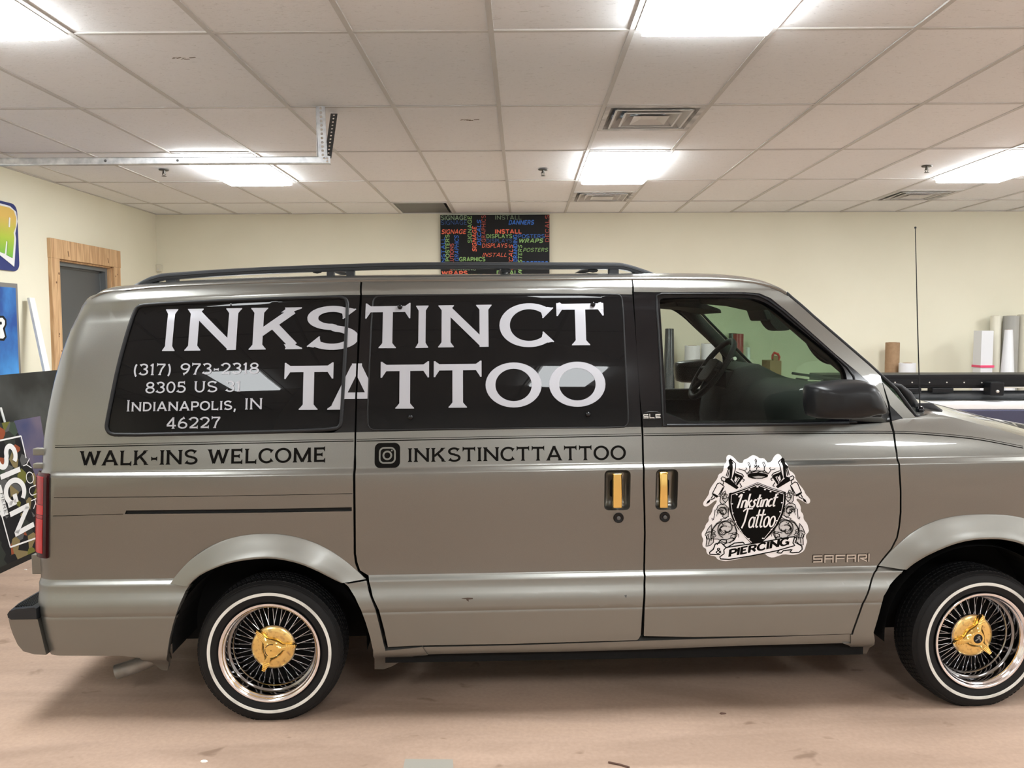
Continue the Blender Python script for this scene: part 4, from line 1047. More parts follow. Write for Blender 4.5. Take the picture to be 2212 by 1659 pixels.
# ---- exhaust
MB().tube([(-.700, .26, .105), (-.62, .28, .125), (-.50, .32, .165)], .030, 20, caps=False).tube([(-.698, .26, .106), (-.62, .28, .126), (-.50, .32, .165)], .026, 20, caps=False).build('exhaust_pipe', 'exhaust', van, smooth=40)

# ------------------------------------------------------------------ wheels
WR = .2865; AXLE_Z = .2755
def build_wheel_parts():
    """all meshes centred on the axle, face towards -y"""
    M_ = {}
    # tyre: sidewalls lathed, tread with blocks
    seg = 144
    prof = [(.1935, .016), (.197, .006), (.206, .000), (.2255, -.0035), (.2385, -.004), (.252, -.002), (.262, .003), (.2665, .0055), (.268, .0085), (.2705, .0085), (.274, .013), (.2800, .020)]
    t = MB().lathe(prof, seg, 'y')
    inner = [(.280, .150), (.270, .162), (.25, .168), (.22, .166), (.1935, .152)]
    t.lathe(inner, seg, 'y')
    t.lathe([(.2800, .020), (.2815, .024), (.2825, .146), (.280, .150)], seg, 'y')
    M_['tyre'] = t
    tb = MB()
    rows = [(.018, .046, 90, 0.0), (.050, .070, 90, .5), (.074, .096, 90, 0.0), (.100, .120, 90, .5), (.124, .152, 90, 0.0)]
    for y0, y1, n, ph in rows:
        for k in range(n):
            a0 = 2*math.pi*(k+ph+.10)/n; a1 = 2*math.pi*(k+ph+.88)/n; sk = .006
            vs = []
            for (r, yy0, yy1) in ((.2795 if y0 < .03 or y1 > .14 else .281, y0, y1), (WR-.0005, y0+.001, y1-.001)):
                rr0 = r-(.004 if y0 < .03 and r > .2835 else 0); rr1 = r-(.004 if y1 > .14 and r > .2835 else 0)
                for a, y, q in ((a0, yy0, rr0), (a1, yy0, rr0), (a1+sk, yy1, rr1), (a0+sk, yy1, rr1)):
                    vs.append((q*math.cos(a), y, q*math.sin(a)))
            tb.add(vs, [(4, 5, 6, 7), (0, 1, 5, 4), (1, 2, 6, 5), (2, 3, 7, 6), (3, 0, 4, 7)])
    M_['tread'] = tb
    M_['white'] = MB().lathe([(.2262, -.0030), (.2268, -.0052), (.2325, -.0058), (.2382, -.0052), (.2388, -.0030)], 128, 'y')
    # rim: outer lip, deep barrel, inner band
    M_['lip'] = MB().lathe([(.190, .016), (.1960, .004), (.1968, -.001), (.1945, -.0045), (.1900, -.005), (.1850, -.002), (.1820, .003), (.1805, .008), (.1775, .010), (.1750, .014), (.1740, .020)], 128, 'y')
    M_['barrel'] = MB().lathe([(.1740, .020), (.1725, .030), (.1722, .046), (.1690, .049), (.1645, .051), (.1630, .056), (.1622, .076), (.1590, .079), (.1565, .084), (.1560, .120), (.168, .150), (.19, .155)], 128, 'y')
    M_['back'] = MB().lathe([(.005, .128), (.10, .128), (.162, .122)], 48, 'y')
    M_['hub'] = MB().lathe([(.0, .052), (.070, .052), (.083, .056), (.0875, .062), (.0875, .068), (.080, .071), (.070, .085), (.06, .12)], 96, 'y')
    M_['disc'] = MB().lathe([(.0, .0505), (.066, .0505), (.080, .0535), (.0858, .059), (.0865, .064)], 96, 'y')
    return M_
WP = build_wheel_parts()
def spoke_mesh(h, ang):
    m = MB(); d = math.radians(ang)
    r0, r1 = .066, .1565; y0, y1 = (.070, .100) if h else (.078, .106)
    p0 = Vector((r0*math.cos(d), y0, r0*math.sin(d))); p1 = Vector((r1, y1, 0))
    m.tube([p0, p1], .0019, 6); q = p0+(p1-p0)*.84
    m.tube([q, p1], .0034, 6)
    return m
SP = [spoke_mesh(0, 7).mesh('spoke', 60), spoke_mesh(1, -7).mesh('spoke', 60)]
for s in SP: s.materials.append(MATS['spoke_chrome'])
TYRE_ME = {}
def wheel(u, y, spin, chip, full=True, steer=0.0, flip=False):
    z = AXLE_Z
    key = 'barrel'
    if key not in TYRE_ME:
        for k, sm_ in (('tyre', 40), ('white', 50), ('lip', 50), ('barrel', 35), ('hub', 35), ('disc', 35), ('back', 40), ('tread', None)):
            TYRE_ME[k] = WP[k].mesh(k, sm_)
        for k in ('tyre', 'tread'):      # the loaded tyre flattens on the floor
            for v in TYRE_ME[k].vertices:
                if v.co.z < -z: 
                    v.co.z = -z
                elif v.co.z < -.2: v.co.z = max(v.co.z, -z)
    w = link('wheel', TYRE_ME['barrel'], 'barrel_chrome', van); w.location = (u, y, z)
    if flip: w.rotation_euler = (0, 0, math.pi+steer)
    else: w.rotation_euler = (0, 0, steer)
    link('tyre', TYRE_ME['tyre'], 'tyre', w); link('tread_blocks', TYRE_ME['tread'], 'tyre', w)['kind'] = 'stuff'
    link('whitewall_band', TYRE_ME['white'], 'whitewall', w); link('rim_lip', TYRE_ME['lip'], 'chrome_lip', w)
    link('hub', TYRE_ME['hub'], 'chrome', w); link('hub_back', TYRE_ME['back'], 'liner', w); link('hub_cap', TYRE_ME['disc'], 'gold_worn', w)
    if not full: return w
    n = 25
    for k in range(n):
        for h in (0, 1):
            o = bpy.data.objects.new('spoke', SP[h]); col.objects.link(o); o.parent = w
            o.rotation_euler = (0, -2*math.pi*(k+.5*h)/n, 0)
    # three-eared knock-off spinner
    sp = MB(); rings = []
    K = 120
    def rad(a, r0, r1):
        q = (math.degrees(a)-spin) % 120; q = min(q, 120-q)
        ear = math.exp(-(q/9.5)**2); web = math.exp(-(q/26)**2)
        return r0+(r1-r0)*(.86*ear+.14*web)
    for r0, r1, yy in ((.040, .098, .0495), (.041, .098, .040), (.037, .092, .034), (.034, .050, .030), (.031, .036, .026), (.028, .028, .0235), (.026, .026, .024), (.02, .02, .0225), (.002, .002, .022)):
        rg = []
        for k in range(K):
            a = 2*math.pi*k/K; r = rad(a, r0, r1); lift = .006*max(0, (r-.05)/.05)
            rg.append((r*math.cos(a), yy-lift*0, r*math.sin(a)))
        rings.append(rg)
    sp.loft(rings, cap=False)
    s_ = sp.build('spinner', 'gold', w, smooth=40)
    for e in range(3):      # ridges across each ear
        a = math.radians(spin+120*e); d = Vector((math.cos(a), 0, math.sin(a))); t = Vector((-math.sin(a), 0, math.cos(a)))
        for q in range(6):
            c = d*(.058+.0065*q); hw = .0135-.0015*q
            MB().tube([c-t*hw+Vector((0, .033, 0)), c+Vector((0, .0315, 0)), c+t*hw+Vector((0, .033, 0))], .0024, 6).build('ear_ridge', 'gold', w, smooth=60)
    if chip:
        MB().lathe([(.0, .0212), (.0185, .0212), (.0195, .0225)], 32, 'y').build('centre_chip', 'ink_black', w, smooth=40)
        e = MB(); 
        for x0, z0, x1, z1, hw in ((-.012, -.008, .004, .004, .0025), (.004, .004, .010, -.010, .0025), (-.006, .008, .004, .003, .002), (.0, .011, .006, .008, .003)):
            e.tube([(x0, .0205, z0), (x1, .0205, z1)], hw, 6)
        e.build('chip_emblem', 'exhaust', w)
    else:
        for a0, a1 in ((70, 150), (165, 235)):
            MB().tube([(.024*math.cos(math.radians(a0+(a1-a0)*k/8)), .0225, .024*math.sin(math.radians(a0+(a1-a0)*k/8))) for k in range(9)], .0014, 6).build('spinner_mark', 'rust_and_badge_shade', w, smooth=60)
    return w
WB = 2.8207
wheel(0.0, 0.005, 128, False)
wheel(WB, 0.005, 73, True, steer=math.radians(3.0))
wheel(0.0, VW-.005, 30, False, full=False, flip=True)
wheel(WB, VW-.005, 30, False, full=False, flip=True, steer=math.radians(3.0))
MB().tube([(0, .12, AXLE_Z), (0, VW-.12, AXLE_Z)], .04, 10).build('rear_axle', 'liner', van)
MB().tube([(WB, .12, AXLE_Z), (WB, VW-.12, AXLE_Z)], .03, 10).build('front_axle', 'liner', van)

# ------------------------------------------------------------------ room
TX0, TY0 = -.13381, 2.49185      # ceiling grid origin
TW_, TL_ = .6096, 1.2192
CZ = CAM_H+1.28454
XL, XR, YB, YF = -4.10, 7.4, 9.40, -3.3
k0 = -7; k1 = 14; r0_ = -6; r1_ = 6
LIGHTS = [(k, r) for k in (-4, 1, 6, 11) for r in (0, 3)]+[(k, r) for k in (-4, 1, 6, 11) for r in (-3,)]
def room():
    fl = MB().add([(XL, YF, 0), (XR, YF, 0), (XR, YB, 0), (XL, YB, 0), (XL, YF, -.1), (XR, YF, -.1), (XR, YB, -.1), (XL, YB, -.1)], [(0, 1, 2, 3), (7, 6, 5, 4), (0, 4, 5, 1), (1, 5, 6, 2), (2, 6, 7, 3), (3, 7, 4, 0)]).build('floor', 'concrete')
    tag(fl, kind='structure')
    h = CZ+.25
    tag(MB().bb(XL-.12, XR+.12, YB, YB+.12, -.1, h).build('wall_back', 'wall_paint'), kind='structure')
    tag(MB().bb(XR, XR+.12, YF, YB, -.1, h).build('wall_right', 'wall_front_paint'), kind='structure')
    tag(MB().bb(XL-.12, XR+.12, YF-.12, YF, -.1, h).build('wall_front', 'wall_front_paint'), kind='structure')
    # left wall with a door opening
    m = MB()
    for a in ((YF, DY0, 0, h), (DY1, YB, 0, h), (DY0, DY1, DZ, h)):
        m.bb(XL-.14, XL, a[0], a[1], a[2]-.1 if a[2] == 0 else a[2], a[3])
    tag(m.build('wall_left', 'wall_paint'), kind='structure')
    # ceiling: backing slab, tee grid, each lay-in tile
    ce = MB().bb(XL-.12, XR+.12, YF-.12, YB+.12, CZ+.20, CZ+.26).build('ceiling', 'ceiling_tile'); tag(ce, kind='structure')
    g = MB()
    for k in range(k0, k1+1):
        x = TX0+k*TW_
        if XL < x < XR: g.bb(x-.012, x+.012, YF, YB, CZ, CZ+.03)
    for r in range(r0_, r1_+1):
        y = TY0+r*TL_
        if YF < y < YB: g.bb(XL, XR, y-.011, y+.011, CZ+.0008, CZ+.03)
    g.bb(XL, XL+.02, YF, YB, CZ, CZ+.03).bb(XL, XR, YB-.02, YB, CZ, CZ+.03)
    g.build('tee_grid', 'grid_bar', ce)
    full = MB().bb(0, TW_-.006, 0, TL_-.006, 0, .016).mesh('ceiling_tile'); full.materials.append(MATS['ceiling_tile'])
    half = MB().bb(0, TW_-.006, 0, TL_/2-.006, 0, .016).mesh('ceiling_tile'); half.materials.append(MATS['ceiling_tile'])
    cross = MB().bb(0, TW_, -.011, .011, 0, .03).mesh('cross_tee'); cross.materials.append(MATS['grid_bar'])
    random.seed(4)
    for k in range(k0, k1):
        for r in range(r0_, r1_):
            x0 = TX0+k*TW_; y0 = TY0+r*TL_; x1 = x0+TW_; y1 = y0+TL_
            if x1 < XL+.03 or x0 > XR-.03 or y1 < YF+.03 or y0 > YB-.03: continue
            if (k, r) in LIGHTS: continue
            z = CZ+.006+random.uniform(-.002, .003)
            if (k, r) in VENTS:
                hlow, where = VENTS[(k, r)]
                yy = y0+TL_/2 if where == 0 else y0
                o = link('ceiling_tile', half, None, ce); o.location = (x0+.003, yy+.003, z)
                o = link('cross_tee', cross, None, ce); o.location = (x0, y0+TL_/2, CZ+.0008)
                continue
            if (k, r) in GRILLES: continue
            if x0 < XL or x1 > XR or y0 < YF or y1 > YB:
                a0, a1, b0, b1 = max(x0, XL), min(x1, XR), max(y0, YF), min(y1, YB)
                o = MB().bb(a0+.003, a1-.003, b0+.003, b1-.003, z, z+.016).build('ceiling_tile', 'ceiling_tile', ce)
            else:
                o = link('ceiling_tile', full, None, ce); o.location = (x0+.003, y0+.003, z)
    # scuffs on two tiles (dirt with a shape of its own)
    for key in ('scuff1', 'scuff2'):
        c = T[key][0]; m = MB(); rnd = random.Random(7)
        for q in range(7):
            x, y, s = c[0]+rnd.uniform(-.05, .05), c[1]+rnd.uniform(-.012, .012), rnd.uniform(.008, .02)
            m.box((x, y, CZ+.0045), (s*1.8, s*.5, .002), Matrix.Rotation(rnd.uniform(-.6, .6), 3, 'Z'))
        m.build('tile_scuff', 'stain', ce)
VENTS = {(1, 2): (0, 0), (1, 4): (0, 1), (6, 4): (0, 1)}
GRILLES = {(-2, 5)}
DY0, DY1, DZ = 7.36, 8.34, 2.15
room()

# ---- fluorescent troffers
LAMP_LABELS = {
    (-4, 0): 'fluorescent ceiling light panel at the top left corner, cut by the frame', (1, 0): 'fluorescent ceiling light panel cut by the top edge, nearest above the van',
    (-4, 3): 'fluorescent ceiling light panel crossed by the steel overhead door track', (1, 3): 'fluorescent ceiling light panel between the two square air vents', (6, 3): 'fluorescent ceiling light panel at the right edge above the antenna'}
LAMP_LABELS.update({(6, 0): 'fluorescent ceiling light panel just outside the frame above the van front wheel', (-4, -3): 'fluorescent ceiling light panel behind the camera, mirrored in the van rear side window', (1, -3): 'fluorescent ceiling light panel behind the camera, mirrored in the sliding door window',
    (6, -3): 'fluorescent ceiling light panel behind the camera at right, mirrored on the front door', (11, -3): 'fluorescent ceiling light panel behind the camera by the right wall',
    (11, 0): 'fluorescent ceiling light panel by the right wall, above the front of the van', (11, 3): 'fluorescent ceiling light panel by the right wall, near the back'})
def troffers():
    fr = MB(); w, l = TW_-.026, TL_-.024
    for a in ((0, w, 0, .022), (0, w, l-.022, l), (0, .022, .022, l-.022), (w-.022, w, .022, l-.022)): fr.bb(a[0], a[1], a[2], a[3], -.004, .02)
    fr.bb(0, w, 0, l, .045, .05)
    fm = fr.mesh('lamp_frame'); fm.materials.append(MATS['lamp_frame'])
    d = MB(); P = []
    for z, i in ((.012, .020), (-.034, .024), (-.042, .040)): P.append([(i, i, z), (w-i, i, z), (w-i, l-i, z), (i, l-i, z)])
    d.loft(P); dm = d.mesh('diffuser'); dm.materials.append(MATS['lamp_diffuser'])
    for k, r in LIGHTS:
        x = TX0+k*TW_+.013; y = TY0+r*TL_+.012
        if x > XR-.3 or y < YF: continue
        t = empty('ceiling_light', (x, y, CZ))
        tag(t, LAMP_LABELS[(k, r)], 'ceiling light', 'fluorescent ceiling lights')
        link('frame', fm, None, t); link('diffuser', dm, None, t)
troffers()

# ---- air vents
def vents():
    lab = {(1, 2): 'square white air vent with dusty louvres nearest the camera', (1, 4): 'smaller-looking square white air vent near the back wall', (6, 4): 'square white air vent cut by the right edge of the picture'}
    S_ = TW_-.026
    def frustum(m, h0, z0, h1, z1, t=.003):
        c = S_/2
        A = [(c-h0, c-h0, z0), (c+h0, c-h0, z0), (c+h0, c+h0, z0), (c-h0, c+h0, z0)]; B = [(c-h1, c-h1, z1), (c+h1, c-h1, z1), (c+h1, c+h1, z1), (c-h1, c+h1, z1)]
        m.loft([A, B], cap=False)
        m.loft([[(p[0], p[1], p[2]+t) for p in A], [(p[0], p[1], p[2]+t) for p in B]], cap=False); return m
    for (k, r), (_, where) in VENTS.items():
        x = TX0+k*TW_+.013; y = TY0+r*TL_+.012+(TL_/2 if where else 0)
        t = empty('air_vent', (x, y, CZ)); tag(t, lab[(k, r)], 'air vent', 'square ceiling air vents')
        MB().bb(0, S_, 0, S_, .10, .104).build('plenum', 'vent_dark', t)
        m = MB(); c = S_/2
        for a in ((0, S_, 0, .03), (0, S_, S_-.03, S_), (0, .03, .03, S_-.03), (S_-.03, S_, .03, S_-.03)): m.bb(a[0], a[1], a[2], a[3], -.001, .004)
        frustum(m, c-.03, .004, c-.075, .055)
        m.build('vent_frame', 'vent_dusty', t)
        for h0, z0, h1, z1 in ((c-.065, -.006, c-.125, .045), (c-.125, -.008, c-.185, .040), (c-.185, -.010, .045, .012)):
            MB().add([], []).build
            frustum(MB(), h0, z0, h1, z1)
            mm = frustum(MB(), h0, z0, h1, z1)
            if h1 < .05: mm.bb(c-.06, c+.06, c-.06, c+.06, .010, .013)
            else:
                for a in ((c-h0-.004, c+h0+.004, c-h0-.004, c-h0+.008), (c-h0-.004, c+h0+.004, c+h0-.008, c+h0+.004), (c-h0-.004, c-h0+.008, c-h0, c+h0), (c+h0-.008, c+h0+.004, c-h0, c+h0)): mm.bb(*a, z0-.001, z0+.002)
            mm.build('vent_louvre', 'vent_white', t)
    for k, r in GRILLES:
        x = TX0+k*TW_+.013; y0 = TY0+r*TL_+.012
        t = empty('return_grille', (x, y0, CZ)); tag(t, 'dark grey return air grille in the ceiling against the back wall', 'air grille')
        w, l = TW_-.026, YB-.02-y0
        m = MB()
        for a in ((0, w, 0, .02), (0, w, l-.02, l), (0, .02, .02, l-.02), (w-.02, w, .02, l-.02)): m.bb(*a, -.001, .004)
        m.build('grille_frame', 'vent_white', t); MB().bb(.024, w-.05, .024, l-.022, .004, .008).build('grille_panel', 'return_panel', t); MB().bb(0, w, 0, l, .06, .064).build('grille_back', 'vent_dark', t)
vents()

# ---- sprinkler heads
def sprinklers():
    lab = ('pendent sprinkler head under the steel overhead door track', 'pendent sprinkler head left of the middle ceiling light', 'pendent sprinkler head left of the right-hand ceiling light')
    for i, key in enumerate(('spr1', 'spr2', 'spr3')):
        x, y, _ = T[key][0]
        t = empty('sprinkler_head', (x, y, CZ)); tag(t, lab[i], 'sprinkler', 'ceiling sprinkler heads')
        MB().lathe([(.0, -.006), (.036, -.006), (.040, -.001), (.040, .001)], 24, 'z').build('escutcheon', 'sprinkler_metal', t, smooth=40)
        MB().tube([(0, 0, -.004), (0, 0, -.03)], .011, 10).tube([(.010, 0, -.02), (.013, 0, -.035), (.003, 0, -.05)], .003, 6).tube([(-.010, 0, -.02), (-.013, 0, -.035), (-.003, 0, -.05)], .003, 6).build('sprinkler_body', 'sprinkler_metal', t, smooth=50)
        MB().lathe([(.0, -.052), (.018, -.052), (.020, -.050), (.0, -.049)], 16, 'z').build('deflector', 'sprinkler_metal', t, smooth=40)
sprinklers()

# ---- overhead door track with its hanger
def track():
    z = 2.505; Y = 4.92
    xe = T['track_end'][0][0]
    t = empty('overhead_door_track', (xe, Y, 0)); tag(t, 'galvanised steel overhead door track hung from the ceiling at left', 'door track')
    t.location = (0, 0, 0)
    m = MB(); x0 = XL; d = .0015
    pr = [(-.018, .018), (-.018, .020), (.020, .020), (.022, .015), (.022, -.015), (.020, -.020), (-.018, -.020), (-.018, -.018), (.018, -.018), (.0195, -.014), (.0195, .014), (.018, .018)]
    m.loft([[(x0, Y-py, z+pz) for py, pz in pr], [(xe, Y-py, z+pz) for py, pz in pr]])
    m.build('rail', 'galvanised', t)
    for key in ('bolt1', 'bolt2'):
        q = T[key][0]; MB().lathe([(.0, -.028), (.006, -.027), (.008, -.022)], 12, 'y', (q[0], Y, z)).build('rail_bolt', 'steel_dark', t, smooth=40)
    # end bracket
    MB().bb(xe-.045, xe+.004, Y-.026, Y-.022, z-.020, z+.020).build('end_plate', 'galvanised', t)
    for dx, dz in ((-.03, .006), (-.012, .006), (-.012, -.010)): MB().lathe([(0, -.033), (.006, -.031), (.006, -.026)], 8, 'y', (xe+dx, Y, z+dz)).build('plate_bolt', 'chrome', t)
    # perforated angles up to the ceiling
    def perforated(name, p0, p1, wv, holes, m):
        p0, p1, wv = Vector(p0), Vector(p1), Vector(wv); ax = (p1-p0); L = ax.length; ax.normalize(); n = ax.cross(wv).normalized(); W = wv.length; wv = wv.normalized()
        b = MB(); r = .30*W/2; pitch = L/holes
        for i in range(holes):
            z0, z1 = i*pitch, (i+1)*pitch; zc = (z0+z1)/2
            inner = [(W/2+r*math.cos(2*math.pi*k/8+math.pi/8), zc+r*math.sin(2*math.pi*k/8+math.pi/8)) for k in range(8)]
            outer = [(W, zc+(z1-zc)*.42), (W*.72, z1), (W*.28, z1), (0, zc+(z1-zc)*.42), (0, zc-(z1-zc)*.42), (W*.28, z0), (W*.72, z0), (W, zc-(z1-zc)*.42)]
            outer = [(W, z1), (W/2, z1), (0, z1), (0, zc), (0, z0), (W/2, z0), (W, z0), (W, zc)]
            inner = [(W/2+r*math.cos(math.radians(a)), zc+r*math.sin(math.radians(a))) for a in (45, 90, 135, 180, 225, 270, 315, 0)]
            for off in (0, .002):
                vs = [p0+wv*x+ax*z_+n*off for x, z_ in outer+inner]
                b.add(vs, [(k, (k+1) % 8, 8+(k+1) % 8, 8+k) for k in range(8)])
        return b.build(name, m, t)
    perforated('hanger_angle', (xe-.064, Y-.024, z+.015), (xe-.074, Y-.024, CZ-.0005), (.052, 0, 0), 12, 'galvanised')
    MB().bb(xe-.074, xe-.072, Y-.024, Y+.02, z+.015, CZ).build('hanger_flange', 'galvanised', t)
    perforated('hanger_brace', (xe-.034, Y-.01, z+.012), (xe-.026, Y+.14, CZ-.0005), (.040, .004, 0), 13, 'steel_dark')
    pass
track()

# ---- door in the left wall with a pine casing
def left_door():
    d = empty('door_1', (XL, (DY0+DY1)/2, 0)); tag(d, kind='structure'); d.location = (0, 0, 0)
    fw = .05
    m = MB(); x = XL-.035
    m.bb(x-.10, x, DY0, DY0+fw, 0, DZ).bb(x-.10, x, DY1-fw, DY1, 0, DZ).bb(x-.10, x, DY0+fw, DY1-fw, DZ-fw, DZ)
    m.bb(x-.10, x-.05, DY0+fw, DY0+fw+.016, 0, DZ-fw).bb(x-.10, x-.05, DY1-fw-.016, DY1-fw, 0, DZ-fw).bb(x-.10, x-.05, DY0+fw, DY1-fw, DZ-fw-.016, DZ-fw)
    m.build('door_frame', 'frame_grey', d)
    lf = MB().bb(x-.099, x-.056, DY0+fw+.003, DY1-fw-.003, .01, DZ-fw-.003).build('door_leaf', 'door_grey', d)
    MB().lathe([(.0, .0), (.024, .004), (.028, .02), (.022, .04), (.012, .045), (.012, .06)], 20, 'x', (x-.11, DY0+.13, 1.0)).build('door_knob', 'chrome', lf, smooth=50)
    tr = MB(); cw = .135; tk = .030
    # casing boards
    c = empty('trim_1', (0, 0, 0)); tag(c, kind='structure')
    MB().bb(XL, XL+tk, DY0-cw, DY0, 0, DZ).build('casing_board', 'pine', c, bevel=.002)
    MB().bb(XL, XL+tk, DY1, DY1+cw, 0, DZ).build('casing_board', 'pine', c, bevel=.002)
    hb = MB().bb(XL, XL+tk+.003, DY0-cw-.004, DY1+cw+.004, DZ, DZ+.17).build('casing_head', 'pine', c, bevel=.002)
    MB().bb(XL+.001-.09, XL+.001, DY1-.014, DY1+.001, 0, DZ).bb(XL-.09, XL+.001, DY0-.001, DY0+.014, 0, DZ).bb(XL-.09, XL+.001, DY0, DY1, DZ-.014, DZ+.001).build('jamb_liner', 'pine', c)
    rnd = random.Random(3)
    for y, z, s in ((DY0-.02, 2.02, .012), (DY0-.065, 1.94, .010), (DY0-.05, 1.49, .010), (DY0-.055, 1.47, .008), (DY1+.03, 2.06, .009), (DY1+.07, 2.08, .008), (DY0-.02, 1.34, .009)):
        MB().lathe([(.0, XL+tk+.0006), (s, XL+tk+.0004)], 10, 'x', (0, y, z)).build('wood_knot', 'pine_knot', c)
    for y in (DY0+.14, DY0+.86):
        MB().box((XL+tk+.0036, y, DZ+.055), (.001, .012, .05), Matrix.Rotation(.25, 3, 'X')).build('wood_knot', 'pine_knot', c)
left_door()

def overhead_door():
    # sectional door in the left wall that the ceiling track belongs to (outside the frame)
    d = empty('door_2', (0, 0, 0)); tag(d, kind='structure')
    for q in range(5):
        z0 = .01+q*.46
        MB().bb(XL+.004, XL+.045, 1.95, 4.80, z0, z0+.455).build('door_section', 'overhead_door_paint', d, bevel=.006)
        for j in range(4):
            y0 = 2.05+j*.68; MB().bb(XL+.045, XL+.050, y0, y0+.60, z0+.08, z0+.375).build('raised_panel', 'overhead_door_paint', d, bevel=.004)
overhead_door()
def wall_sensor():
    q = T['sensor']; x0, x1, z0, z1 = q[0][0]+.02, q[1][0], q[2][2], q[0][2]
    t = MB().bb(x0, x1, YB-.035, YB, z0, z1).build('wall_sensor', 'cream_plastic', bevel=.006); tag(t, 'small cream sensor box on the back wall near the corner', 'sensor')
    MB().bb(x0+.02, x0+.032, YB-.037, YB-.034, z0+.02, z0+.032).build('sensor_lens', 'grid_bar', t)
wall_sensor()

